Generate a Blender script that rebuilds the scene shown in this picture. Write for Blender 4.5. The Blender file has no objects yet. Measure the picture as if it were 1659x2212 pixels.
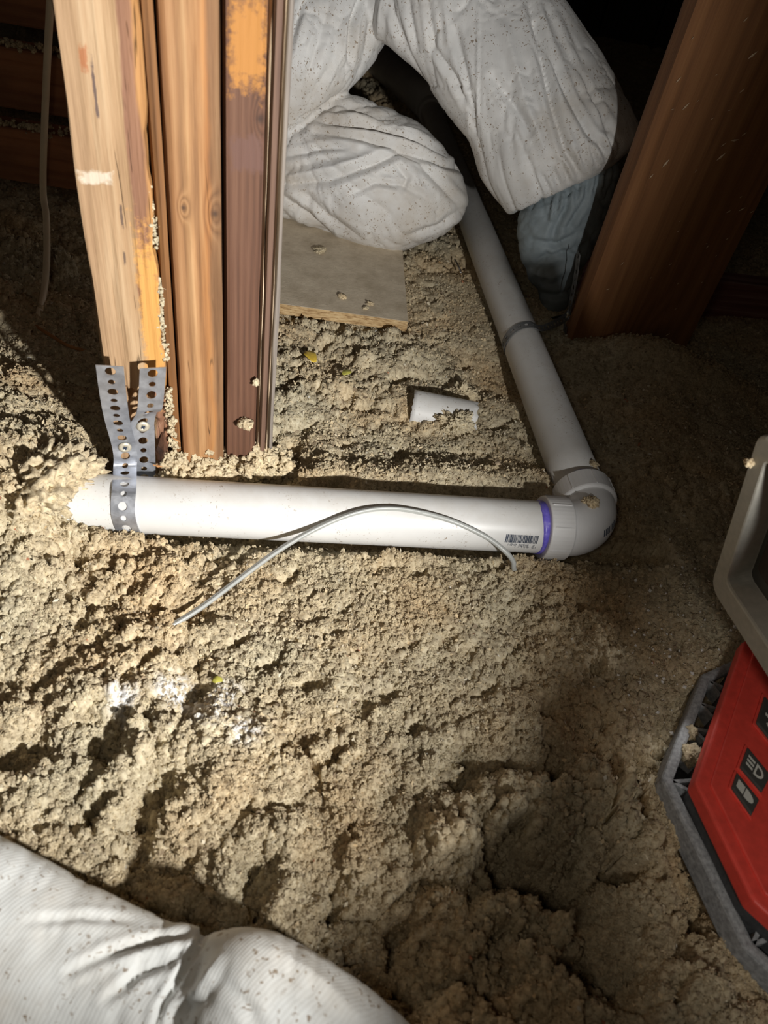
import bpy, bmesh, math, random
import numpy as np
from mathutils import Vector, Matrix

S = bpy.context.scene
COL = S.collection
rng = np.random.RandomState(7)
random.seed(7)

# ------------------------------------------------------------------ camera
FPX, CX, CY = 1534.0, 829.5, 1106.0            # focal length in pixels of the 1659 x 2212 frame
CAMH = 0.57
VX, VY = -330.0, 1594.0                        # vanishing point of the plumb lines, from the centre
PITCH = math.atan2(FPX, math.hypot(VX, VY)); ROLL = math.atan2(-VX, VY)
Fv = np.array([0, math.cos(PITCH), -math.sin(PITCH)])
R0 = np.array([1.0, 0, 0]); U0 = np.array([0, math.sin(PITCH), math.cos(PITCH)])
Rv = math.cos(ROLL) * R0 + math.sin(ROLL) * U0
Uv = -math.sin(ROLL) * R0 + math.cos(ROLL) * U0
C0 = np.array([0, 0, CAMH])
cam_d = bpy.data.cameras.new('camera'); cam = bpy.data.objects.new('camera', cam_d); COL.objects.link(cam)
cam_d.sensor_fit = 'VERTICAL'; cam_d.sensor_height = 36.0; cam_d.sensor_width = 27.0
cam_d.lens = 36.0 * FPX / 2212.0
cam_d.clip_start = 0.01; cam_d.clip_end = 50
mw = Matrix.Identity(4)
for i in range(3):
    mw[i][0], mw[i][1], mw[i][2], mw[i][3] = Rv[i], Uv[i], -Fv[i], C0[i]
cam.matrix_world = mw
cam_d.dof.use_dof = True; cam_d.dof.focus_distance = 0.92; cam_d.dof.aperture_fstop = 8.5
S.camera = cam

# ------------------------------------------------------------------ world, lamps, exposure
w = bpy.data.worlds.new('world'); S.world = w; w.use_nodes = True
w.node_tree.nodes['Background'].inputs[0].default_value = (1.0, 0.80, 0.60, 1)
w.node_tree.nodes['Background'].inputs[1].default_value = 0.012

def lamp(name, loc, target, energy, size_deg, blend, radius, color):
    d = bpy.data.lights.new(name, 'SPOT'); o = bpy.data.objects.new(name, d); COL.objects.link(o)
    d.energy = energy; d.spot_size = math.radians(size_deg); d.spot_blend = blend
    d.shadow_soft_size = radius; d.color = color
    o.location = loc
    o.rotation_euler = (Vector(target) - Vector(loc)).to_track_quat('-Z', 'Y').to_euler()
    return o
# the work lamp's beam, thrown to the left and away from the camera
BL = (0.365, -0.10, 0.46); BAZ, BEL = -0.84, -0.03      # lamp position, beam bearing and rise
lamp('work_lamp_beam', BL, (BL[0] + math.sin(BAZ) * math.cos(BEL), BL[1] + math.cos(BAZ) * math.cos(BEL), BL[2] + math.sin(BEL)), 61, 98, 0.84, 0.012, (1.0, 0.975, 0.93))
# added weak fill near the camera, lifting what the beam leaves dark
pl = bpy.data.lights.new('fill_light', 'POINT'); plo = bpy.data.objects.new('fill_light', pl); COL.objects.link(plo)
pl.energy = 1.1; pl.shadow_soft_size = 0.05; pl.color = (1.0, 0.86, 0.68); plo.location = (-0.10, -0.08, 0.64)

# added narrow fill from the camera side, there to brighten the work light
lamp('work_light_fill', (0.16, -0.14, 0.52), (0.42, 0.29, 0.05), 4.5, 38, 1.0, 0.03, (1.0, 0.95, 0.88))
# two small added fills below the work light's head, for guard and chips
guard_fill = lamp('low_fill', (0.318, 0.418, 0.055), (0.300, 0.352, 0.004), 0.09, 70, 1.0, 0.01, (1.0, 0.98, 0.95))
chip_fill = lamp('low_fill', (0.300, 0.440, 0.034), (0.05, 0.515, 0.0), 0.035, 80, 1.0, 0.008, (1.0, 0.98, 0.95))

S.view_settings.view_transform = 'Standard'; S.view_settings.look = 'None'
S.view_settings.gamma = 1.0; S.view_settings.use_curve_mapping = False
S.view_settings.exposure = 0.0

# ------------------------------------------------------------------ helpers
def ray(x, y): return ((x - CX) * Rv - (y - CY) * Uv + FPX * Fv) / FPX
def G(x, y, z=0.0):
    d = ray(x, y); return C0 + d * ((z - CAMH) / d[2])
def PY(x, y, Y):
    d = ray(x, y); return C0 + d * (Y / d[1])
def PD(x, y, dep): return C0 + ray(x, y) * dep
def PP(x, y, p0, n):
    d = ray(x, y); p0 = np.asarray(p0); n = np.asarray(n); return C0 + d * (((p0 - C0) @ n) / (d @ n))
def proj(P):
    v = np.asarray(P) - C0; wd = v @ Fv
    return CX + FPX * (v @ Rv) / wd, CY - FPX * (v @ Uv) / wd
def unit(v): v = np.asarray(v, float); return v / np.linalg.norm(v)

def tag(o, label=None, cat=None, group=None, kind=None):
    if label: o['label'] = label
    if cat: o['category'] = cat
    if group: o['group'] = group
    if kind: o['kind'] = kind
    return o
def empty(name, loc, label, cat, group=None):
    o = bpy.data.objects.new(name, None); COL.objects.link(o); o.location = loc; o.empty_display_size = 0.03
    return tag(o, label, cat, group)
def link(name, me, mat=None, parent=None, smooth=False):
    o = bpy.data.objects.new(name, me); COL.objects.link(o)
    if mat and not me.materials: me.materials.append(mat)
    if parent is not None:
        o.parent = parent; o.matrix_parent_inverse = Matrix.Translation(-Vector(parent.location))
    if smooth: me.polygons.foreach_set('use_smooth', [True] * len(me.polygons))
    return o
def mesh(name, V, Fc, mat=None, parent=None, smooth=False):
    me = bpy.data.meshes.new(name)
    me.from_pydata([tuple(map(float, v)) for v in V], [], [tuple(f) for f in Fc]); me.update()
    return link(name, me, mat, parent, smooth)
def fast_mesh(name, V, Q, mat=None, parent=None, smooth=True):
    """V (n,3) array, Q (m,k) faces of equal size."""
    V = np.asarray(V, np.float32); Q = np.asarray(Q, np.int32); k = Q.shape[1]
    me = bpy.data.meshes.new(name)
    me.vertices.add(len(V)); me.vertices.foreach_set('co', V.ravel())
    me.loops.add(Q.size); me.loops.foreach_set('vertex_index', Q.ravel())
    me.polygons.add(len(Q)); me.polygons.foreach_set('loop_start', np.arange(0, Q.size, k, dtype=np.int32))
    me.polygons.foreach_set('loop_total', np.full(len(Q), k, np.int32))
    me.polygons.foreach_set('use_smooth', np.full(len(Q), smooth))
    me.update(calc_edges=True)
    return link(name, me, mat, parent)
def bevel(o, wd, seg=2):
    m = o.modifiers.new('bevel', 'BEVEL'); m.width = wd; m.segments = seg; m.limit_method = 'ANGLE'; return o
def solidify(o, t, off=0):
    m = o.modifiers.new('solidify', 'SOLIDIFY'); m.thickness = t; m.offset = off; return o

# --- noise in numpy
PERM = np.random.RandomState(3).permutation(4096).astype(np.int64)
RND = np.random.RandomState(4).rand(4096, 4)
def hsh(ix, iy, iz=0, seed=0):
    return PERM[(PERM[(PERM[(ix + seed * 131) & 4095] + iy) & 4095] + iz) & 4095]
def vnoise(x, y, z=None, seed=0):
    if z is None: z = np.zeros_like(x)
    ix, iy, iz = np.floor(x).astype(np.int64), np.floor(y).astype(np.int64), np.floor(z).astype(np.int64)
    fx, fy, fz = x - ix, y - iy, z - iz
    fx, fy, fz = [f * f * f * (f * (f * 6 - 15) + 10) for f in (fx, fy, fz)]
    r = 0
    for a in (0, 1):
        for b in (0, 1):
            for c in (0, 1):
                wgt = (fx if a else 1 - fx) * (fy if b else 1 - fy) * (fz if c else 1 - fz)
                r = r + wgt * RND[hsh(ix + a, iy + b, iz + c, seed), 0]
    return r * 2 - 1
def fbm2(x, y, octv=4, seed=0):
    r = 0; a = 1.0; s = 0
    for o in range(octv):
        ix, iy = np.floor(x).astype(np.int64), np.floor(y).astype(np.int64)
        fx, fy = x - ix, y - iy
        fx = fx * fx * (3 - 2 * fx); fy = fy * fy * (3 - 2 * fy)
        g = lambda dx, dy: RND[hsh(ix + dx, iy + dy, 0, seed + o), 0]
        n = (g(0, 0) * (1 - fx) + g(1, 0) * fx) * (1 - fy) + (g(0, 1) * (1 - fx) + g(1, 1) * fx) * fy
        r = r + a * (n * 2 - 1); s += a; a *= 0.5; x = x * 2.03 + 17.3; y = y * 2.03 - 5.1
    return r / s
def worley(x, y, seed=0):
    ix, iy = np.floor(x).astype(np.int64), np.floor(y).astype(np.int64)
    F1 = np.full(x.shape, 9.0); F2 = np.full(x.shape, 9.0); ID = np.zeros(x.shape, np.int64)
    for a in (-1, 0, 1):
        for b in (-1, 0, 1):
            h = hsh(ix + a, iy + b, 0, seed)
            d = np.hypot(ix + a + RND[h, 1] - x, iy + b + RND[h, 2] - y)
            n = d < F1
            F2 = np.where(n, F1, np.minimum(F2, d)); ID = np.where(n, h, ID); F1 = np.where(n, d, F1)
    return F1, F2, RND[ID, 3]
def sstep(a, b, x):
    t = np.clip((x - a) / (b - a), 0, 1); return t * t * (3 - 2 * t)

# ------------------------------------------------------------------ materials
class NT:
    def __init__(s, name):
        s.m = bpy.data.materials.new(name); s.m.use_nodes = True; s.t = s.m.node_tree
        s.b = s.t.nodes['Principled BSDF']
    def n(s, typ, **kw):
        nd = s.t.nodes.new(typ)
        for k, v in kw.items():
            if k.startswith('i_'):
                key = k[2:]; key = int(key) if key.isdigit() else key.replace('_', ' ')
                if isinstance(v, bpy.types.NodeSocket): s.t.links.new(v, nd.inputs[key])
                else: nd.inputs[key].default_value = v
            else: setattr(nd, k, v)
        return nd
    def l(s, a, b): s.t.links.new(a, b)
    def coord(s, which='Object'): return s.n('ShaderNodeTexCoord').outputs[which]
    def mapping(s, vec, scale=(1, 1, 1), loc=(0, 0, 0), rot=(0, 0, 0)):
        return s.n('ShaderNodeMapping', i_Vector=vec, i_Scale=scale, i_Location=loc, i_Rotation=rot).outputs[0]
    def noise(s, vec, scale, detail=6, rough=0.6, dist=0.0):
        return s.n('ShaderNodeTexNoise', i_Vector=vec, i_Scale=scale, i_Detail=detail, i_Roughness=rough, i_Distortion=dist).outputs[0]
    def ramp(s, fac, stops, interp='LINEAR'):
        nd = s.n('ShaderNodeValToRGB', i_Fac=fac); cr = nd.color_ramp; cr.interpolation = interp
        while len(cr.elements) < len(stops): cr.elements.new(0.5)
        for e, (p, c) in zip(cr.elements, stops):
            e.position = p; e.color = (c, c, c, 1) if isinstance(c, (int, float)) else (*c, 1)
        return nd.outputs[0]
    def mix(s, f, a, b, blend='MIX'):
        nd = s.n('ShaderNodeMix', data_type='RGBA', blend_type=blend)
        for v, sk in ((f, nd.inputs[0]), (a, nd.inputs[6]), (b, nd.inputs[7])):
            if isinstance(v, bpy.types.NodeSocket): s.l(v, sk)
            else: sk.default_value = v if isinstance(v, (int, float)) else (*v, 1)
        return nd.outputs[2]
    def math(s, op, a, b=0.0, c=0.0):
        nd = s.n('ShaderNodeMath', operation=op)
        for i, v in enumerate((a, b, c)):
            if isinstance(v, bpy.types.NodeSocket): s.l(v, nd.inputs[i])
            else: nd.inputs[i].default_value = v
        return nd.outputs[0]
    def out(s, color=None, rough=0.8, bump=None, bstr=0.4, bdist=0.002, metal=0.0, spec=None):
        if color is not None:
            if isinstance(color, bpy.types.NodeSocket): s.l(color, s.b.inputs['Base Color'])
            else: s.b.inputs['Base Color'].default_value = (*color, 1)
        if isinstance(rough, bpy.types.NodeSocket): s.l(rough, s.b.inputs['Roughness'])
        else: s.b.inputs['Roughness'].default_value = rough
        s.b.inputs['Metallic'].default_value = metal
        if spec is not None: s.b.inputs['Specular IOR Level'].default_value = spec
        if bump is not None:
            bn = s.n('ShaderNodeBump', i_Height=bump, i_Strength=bstr, i_Distance=bdist)
            s.l(bn.outputs[0], s.b.inputs['Normal'])
        return s.m

def plain(name, color, rough=0.6, metal=0.0, var=0.15, scale=60, bstr=0.15):
    t = NT(name); n = t.noise(t.coord(), scale, 5)
    dark = tuple(c * (1 - var) for c in color); lite = tuple(min(1, c * (1 + var)) for c in color)
    return t.out(t.ramp(n, [(0.3, dark), (0.7, lite)]), rough, n, bstr, 0.0008, metal)

def wood(name, cols, bands=None, rough=0.75, ring=55.0, knots=(), stain=None, bstr=0.5, axis='z', seed=0.0, cracks=0.0, marks=()):
    """Sawn lumber, grain along the object's local z. bands: stops over local x (metres) as (x, colour)."""
    t = NT(name); co = t.coord()
    if axis == 'x': co = t.mapping(co, rot=(0, math.pi / 2, 0))
    if axis == 'y': co = t.mapping(co, rot=(math.pi / 2, 0, 0))
    co = t.n('ShaderNodeVectorMath', operation='ADD', i_0=co, i_1=(seed, seed * 0.7, seed * 1.3)).outputs[0] if seed else co
    lowz = t.mapping(co, scale=(1, 1, 0.09))
    warp = t.noise(lowz, 16, 3, 0.5)
    fine = t.noise(t.mapping(co, scale=(1, 1, 0.03)), 320, 5, 0.65)
    mid = t.noise(t.mapping(co, scale=(1, 1, 0.05)), 70, 5, 0.6)
    sx = t.n('ShaderNodeSeparateXYZ', i_0=co)
    pos = t.math('ADD', sx.outputs[0], t.math('MULTIPLY', sx.outputs[1], 0.7))
    ringv = t.math('ADD', t.math('MULTIPLY', pos, ring), t.math('MULTIPLY', warp, 2.6))
    for (kx, kz, kr) in knots:
        dx = t.math('MULTIPLY', t.math('SUBTRACT', sx.outputs[0], kx + seed), 1.0)
        dz = t.math('MULTIPLY', t.math('SUBTRACT', sx.outputs[2], kz + seed * 1.3), 0.45)
        d2 = t.math('ADD', t.math('MULTIPLY', dx, dx), t.math('MULTIPLY', dz, dz))
        g = t.math('EXPONENT', t.math('MULTIPLY', d2, -1.0 / (kr * kr)))
        ringv = t.math('ADD', ringv, t.math('MULTIPLY', g, 2.2))
    rg = t.math('FRACT', ringv)
    rg = t.math('MULTIPLY', t.math('ABSOLUTE', t.math('SUBTRACT', rg, 0.5)), 2.0)
    f = t.math('ADD', t.math('MULTIPLY', rg, 0.20), t.math('ADD', t.math('MULTIPLY', fine, 0.52), t.math('MULTIPLY', mid, 0.46)))
    k = len(cols)
    col = t.ramp(f, [(0.30 + 0.55 * i / (k - 1), c) for i, c in enumerate(cols)])
    if bands:
        x0, x1 = bands[0][0], bands[-1][0]
        xx = t.math('ADD', sx.outputs[0], t.math('MULTIPLY', t.math('SUBTRACT', t.noise(t.mapping(co, scale=(1, 1, 0.25)), 28, 5, 0.6), 0.5), 0.022))
        xx = t.math('DIVIDE', t.math('SUBTRACT', xx, x0 + seed), x1 - x0)
        bc = t.ramp(xx, [((b[0] - x0) / (x1 - x0), b[1]) for b in bands])
        col = t.mix(1.0, col, bc, 'MULTIPLY')
    if stain:
        sc, sn = stain
        sm = t.ramp(t.noise(t.mapping(co, scale=(1, 1, 0.35)), sn, 5, 0.6), [(0.48, 0.0), (0.66, 0.85)])
        col = t.mix(sm, col, t.mix(0.75, col, sc))
    for (kx, kz, kr) in knots:
        dx = t.math('SUBTRACT', sx.outputs[0], kx + seed); dz = t.math('SUBTRACT', sx.outputs[2], kz + seed * 1.3)
        d2 = t.math('ADD', t.math('MULTIPLY', dx, dx), t.math('MULTIPLY', dz, dz))
        g = t.math('EXPONENT', t.math('MULTIPLY', d2, -4.0 / (kr * kr)))
        col = t.mix(t.math('MULTIPLY', g, 0.85), col, (0.035, 0.016, 0.010))
    for (mx, mz, hx, hz, mc) in marks:
        wob = t.math('MULTIPLY', t.math('SUBTRACT', t.noise(co, 140, 4, 0.7), 0.5), 1.6)
        ax = t.math('DIVIDE', t.math('ABSOLUTE', t.math('SUBTRACT', sx.outputs[0], mx + seed)), hx)
        az = t.math('DIVIDE', t.math('ABSOLUTE', t.math('SUBTRACT', sx.outputs[2], mz + seed * 1.3)), hz)
        mm = t.math('ADD', t.math('MAXIMUM', ax, az), wob)
        col = t.mix(t.ramp(mm, [(0.6, 0.8), (1.0, 0.0)]), col, mc)
    h = f
    if cracks:
        v = t.noise(t.mapping(co, scale=(1, 1, 0.035)), 95, 2, 0.4)
        cm = t.ramp(t.math('ABSOLUTE', t.math('SUBTRACT', v, 0.5)), [(0.0, 1.0), (0.012 * cracks, 0.0)])
        gate = t.ramp(t.noise(t.mapping(co, scale=(1, 1, 0.3)), 40, 3), [(0.54, 0.0), (0.64, 0.9)])
        cm = t.math('MULTIPLY', cm, gate)
        col = t.mix(cm, col, (0.05, 0.025, 0.012)); h = t.math('SUBTRACT', f, cm)
    return t.out(col, rough, h, bstr, 0.0022)

def cloth_mat(name, base, dark, specks=True, ribs=True, rough=0.62, pitch=210.0, bst=0.16):
    t = NT(name); co = t.coord()
    n = t.noise(co, 9, 5, 0.6)
    col = t.ramp(n, [(0.3, dark), (0.65, base)])
    if specks:
        cw = t.n('ShaderNodeVectorMath', operation='ADD', i_0=co, i_1=t.n('ShaderNodeTexNoise', i_Vector=co, i_Scale=180.0, i_Detail=2.0).outputs[1]).outputs[0]
        sc = t.n('ShaderNodeVectorMath', operation='SCALE', i_0=t.n('ShaderNodeTexNoise', i_Vector=co, i_Scale=220.0, i_Detail=2.0).outputs[1], i_Scale=0.010).outputs[0]
        cw = t.n('ShaderNodeVectorMath', operation='ADD', i_0=co, i_1=sc).outputs[0]
        for scale, thr, gate in ((130.0, 0.17, 0.48), (230.0, 0.22, 0.47), (60.0, 0.11, 0.53)):
            v = t.n('ShaderNodeTexVoronoi', i_Vector=cw, i_Scale=scale)
            g = t.ramp(t.noise(co, 7 + scale * 0.05, 3), [(gate - 0.05, 0.0), (gate + 0.06, 1.0)])
            r = t.ramp(v.outputs['Color'], [(0.45, 0.0), (0.5, 1.0)])
            m = t.math('MULTIPLY', t.math('MULTIPLY', t.ramp(v.outputs['Distance'], [(thr, 1.0), (thr + 0.05, 0.0)]), g), r)
            col = t.mix(t.math('MULTIPLY', m, 0.8), col, (0.20, 0.125, 0.06))
        dust = t.ramp(t.noise(co, 5.0, 6, 0.7), [(0.48, 0.0), (0.72, 0.55)])
        col = t.mix(dust, col, (0.42, 0.33, 0.22))
    h = t.noise(co, 260, 3, 0.6)
    if ribs:
        wv = t.n('ShaderNodeTexWave', i_Vector=t.mapping(co, rot=(0.3, 0.5, 0.6)), i_Scale=pitch, i_Distortion=1.5, i_Detail=1.0)
        h = t.math('ADD', t.math('MULTIPLY', h, 0.5), t.math('MULTIPLY', wv.outputs[1], 0.5))
    m = t.out(col, rough, h, bst, 0.0009)
    return m

M = {}
M['post_a'] = wood('rough_sawn_tan_wood', [(0.21, 0.118, 0.058), (0.41, 0.265, 0.15), (0.55, 0.405, 0.26)],
                   bands=[(0.0, (1.0, 1.0, 1.0)), (0.039, (1.0, 0.98, 0.92)), (0.0415, (0.62, 0.47, 0.48)), (0.050, (0.66, 0.50, 0.48)), (0.0525, (1.15, 0.90, 0.55)), (0.063, (1.1, 0.80, 0.45))],
                   ring=25, cracks=1.0, bstr=0.9, marks=[(0.014, 0.464, 0.013, 0.0055, (0.66, 0.58, 0.47)), (0.016, 0.545, 0.003, 0.009, (0.36, 0.12, 0.04)), (0.021, 0.525, 0.0012, 0.022, (0.06, 0.04, 0.05)), (0.046, 0.34, 0.010, 0.09, (0.70, 0.36, 0.09)), (0.030, 0.435, 0.0012, 0.010, (0.08, 0.05, 0.04)), (0.029, 0.40, 0.0012, 0.007, (0.08, 0.05, 0.04))])
M['post_b'] = wood('pale_orange_wood', [(0.13, 0.058, 0.022), (0.325, 0.172, 0.076), (0.45, 0.275, 0.14)],
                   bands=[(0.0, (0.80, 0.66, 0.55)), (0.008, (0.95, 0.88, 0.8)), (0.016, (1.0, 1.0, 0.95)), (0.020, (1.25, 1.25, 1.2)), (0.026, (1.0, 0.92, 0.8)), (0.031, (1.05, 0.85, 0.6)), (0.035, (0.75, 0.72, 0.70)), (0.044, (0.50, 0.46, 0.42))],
                   ring=90, knots=[(0.012, 0.446, 0.004), (0.037, 0.442, 0.007)], cracks=0.6)
M['post_c'] = wood('brown_smooth_wood', [(0.045, 0.019, 0.010), (0.115, 0.050, 0.027), (0.165, 0.080, 0.046)],
                   ring=160, knots=[(0.027, 0.516, 0.006)], marks=[(0.017, 0.565, 0.016, 0.035, (0.48, 0.21, 0.04)), (0.018, 0.490, 0.016, 0.016, (0.13, 0.065, 0.05))], seed=1.7)
M['post_d'] = wood('dark_brown_strip_wood', [(0.06, 0.032, 0.022), (0.13, 0.072, 0.048), (0.18, 0.105, 0.07)], ring=140, seed=2.3)
M['edge_wood'] = wood('pale_split_edge_wood', [(0.45, 0.30, 0.17), (0.80, 0.62, 0.42), (0.90, 0.75, 0.55)], ring=60, seed=3.1)
M['grey_wood'] = wood('grey_weathered_edge_wood', [(0.10, 0.085, 0.075), (0.22, 0.19, 0.165), (0.30, 0.26, 0.22)], ring=60, seed=3.9)
M['shaded_side_wood'] = wood('shaded_orange_side_wood', [(0.06, 0.024, 0.008), (0.20, 0.085, 0.024), (0.32, 0.15, 0.045)], ring=70, seed=8.2)  # second post's left side, its shade put into a darker wood colour
M['rot_wood'] = wood('rotten_orange_wood', [(0.05, 0.02, 0.008), (0.30, 0.14, 0.045), (0.50, 0.27, 0.10)], ring=80, seed=4.4, cracks=1.5, bstr=1.0)
M['post_w'] = wood('red_brown_wide_wood', [(0.15, 0.060, 0.019), (0.26, 0.110, 0.037), (0.34, 0.155, 0.055)],
                   ring=45, knots=[(0.135, 0.155, 0.030)], seed=0.0)
M['beam'] = wood('old_dark_beam_wood', [(0.22, 0.08, 0.04), (0.40, 0.17, 0.08), (0.48, 0.22, 0.11)], ring=60, seed=5.2, axis='x', stain=((0.10, 0.05, 0.03), 9))
M['maroon'] = wood('maroon_beam_wood', [(0.12, 0.04, 0.035), (0.24, 0.09, 0.075), (0.42, 0.27, 0.24)], ring=60, seed=6.1, axis='x')
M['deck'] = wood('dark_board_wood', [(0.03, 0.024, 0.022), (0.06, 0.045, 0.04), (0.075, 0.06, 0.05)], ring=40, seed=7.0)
M['cover_white'] = cloth_mat('white_coverall_cloth', (0.80, 0.80, 0.79), (0.66, 0.66, 0.655))
M['cover_near'] = cloth_mat('white_ribbed_coverall_cloth', (0.80, 0.82, 0.81), (0.66, 0.68, 0.67), pitch=150.0, bst=0.18)
M['grey_cloth'] = cloth_mat('slate_grey_cloth', (0.29, 0.345, 0.375), (0.20, 0.245, 0.27), specks=False)
M['boot'] = plain('black_boot_rubber', (0.02, 0.02, 0.02), 0.6)
M['black_plastic'] = plain('black_scuffed_plastic', (0.055, 0.058, 0.062), 0.55, var=0.3, scale=220, bstr=0.5)
M['hood_plastic'] = plain('charcoal_plastic', (0.40, 0.39, 0.345), 0.5, var=0.12, scale=150)
M['dust_plastic'] = plain('dusty_grey_plastic', (0.33, 0.345, 0.36), 0.85, var=0.35, scale=260, bstr=0.6)
M['red_plastic'] = plain('red_plastic', (0.74, 0.07, 0.05), 0.5, var=0.12, scale=120)
M['button'] = plain('dark_grey_rubber_button', (0.055, 0.055, 0.050), 0.6)
M['icon'] = plain('pale_grey_print', (0.62, 0.63, 0.58), 0.6, var=0.05)
M['lens'] = plain('smoky_brown_lens', (0.05, 0.035, 0.03), 0.12, var=0.1)
M['ink'] = plain('black_blue_ink', (0.03, 0.045, 0.08), 0.6)
M['wire_core'] = plain('bare_steel', (0.5, 0.5, 0.52), 0.3, 1.0)
M['screw'] = plain('dull_brass_zinc', (0.62, 0.57, 0.46), 0.45, 0.4, scale=300)
M['splinter'] = plain('orange_splinter_wood', (0.50, 0.24, 0.09), 0.8)

def metal_strap():
    t = NT('galvanised_steel'); n = t.noise(t.coord(), 90, 5); n2 = t.noise(t.coord(), 700, 3)
    return t.out(t.ramp(n, [(0.35, (0.42, 0.44, 0.49)), (0.65, (0.60, 0.63, 0.69))]),
                 t.ramp(n, [(0.3, 0.34), (0.7, 0.48)]), n2, 0.08, 0.0006, metal=0.75)
M['galv'] = metal_strap()
def strap_dark():
    t = NT('dull_dark_steel'); n = t.noise(t.coord(), 90, 5)
    return t.out(t.ramp(n, [(0.35, (0.16, 0.165, 0.17)), (0.65, (0.26, 0.265, 0.27))]), 0.5, None, metal=0.7)
M['galv_dark'] = strap_dark()
def pvc():
    t = NT('white_pvc'); co = t.coord()
    n = t.noise(co, 14, 5)
    col = t.ramp(n, [(0.3, (0.68, 0.68, 0.67)), (0.7, (0.76, 0.76, 0.75))])
    sc = t.n('ShaderNodeVectorMath', operation='SCALE', i_0=t.n('ShaderNodeTexNoise', i_Vector=co, i_Scale=260.0, i_Detail=2.0).outputs[1], i_Scale=0.008).outputs[0]
    cw = t.n('ShaderNodeVectorMath', operation='ADD', i_0=co, i_1=sc).outputs[0]
    for scale, thr in ((170.0, 0.16), (330.0, 0.17)):
        v = t.n('ShaderNodeTexVoronoi', i_Vector=cw, i_Scale=scale)
        m = t.math('MULTIPLY', t.ramp(v.outputs['Distance'], [(thr, 1.0), (thr + 0.06, 0.0)]),
                   t.math('MULTIPLY', t.ramp(t.noise(co, 20, 3), [(0.46, 0.0), (0.6, 0.8)]), t.ramp(v.outputs['Color'], [(0.5, 0.0), (0.56, 1.0)])))
        col = t.mix(m, col, (0.27, 0.20, 0.13))
    up = t.n('ShaderNodeSeparateXYZ', i_0=t.n('ShaderNodeNewGeometry').outputs['Normal']).outputs[2]
    dust = t.math('MULTIPLY', t.ramp(up, [(0.55, 0.0), (1.0, 0.35)]), t.ramp(t.noise(co, 45, 6, 0.7), [(0.4, 0.1), (0.7, 0.9)]))
    col = t.mix(dust, col, (0.50, 0.44, 0.36))
    return t.out(col, 0.38, t.noise(co, 500, 2), 0.05, 0.0004)
M['pvc'] = pvc()
M['pvc_fit'] = plain('pale_grey_pvc', (0.70, 0.70, 0.70), 0.4, var=0.06, scale=30, bstr=0.03)
def primer():
    t = NT('purple_primer'); n = t.noise(t.mapping(t.coord(), scale=(1, 1, 1)), 70, 5, 0.7)
    return t.out(t.ramp(n, [(0.35, (0.10, 0.08, 0.55)), (0.6, (0.22, 0.18, 0.72)), (0.75, (0.52, 0.50, 0.80))]), 0.35)
M['primer'] = primer()
M['cable'] = plain('cream_cable_sheath', (0.86, 0.77, 0.60), 0.45, var=0.05)
M['wire'] = plain('grey_wire_sheath', (0.42, 0.435, 0.42), 0.35, var=0.08)
def particle():
    t = NT('dusty_particle_board'); co = t.coord()
    n = t.noise(co, 26, 6, 0.65)
    col = t.ramp(n, [(0.3, (0.46, 0.38, 0.27)), (0.55, (0.62, 0.53, 0.40)), (0.75, (0.72, 0.63, 0.48))])
    v = t.n('ShaderNodeTexVoronoi', i_Vector=co, i_Scale=210.0)
    col = t.mix(t.ramp(v.outputs['Distance'], [(0.10, 0.8), (0.2, 0.0)]), col, (0.40, 0.34, 0.25))
    return t.out(col, 0.9, t.noise(co, 150, 5, 0.7), 0.5, 0.002)
M['particle'] = particle()
def chip_edge():
    t = NT('raw_chipboard_edge'); co = t.mapping(t.coord(), scale=(0.25, 0.25, 1.6))
    n = t.noise(co, 260, 5, 0.7)
    return t.out(t.ramp(n, [(0.36, (0.22, 0.12, 0.045)), (0.5, (0.52, 0.35, 0.17)), (0.66, (0.70, 0.53, 0.30))]), 0.85, n, 0.6, 0.002)
M['chip_edge'] = chip_edge()
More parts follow.
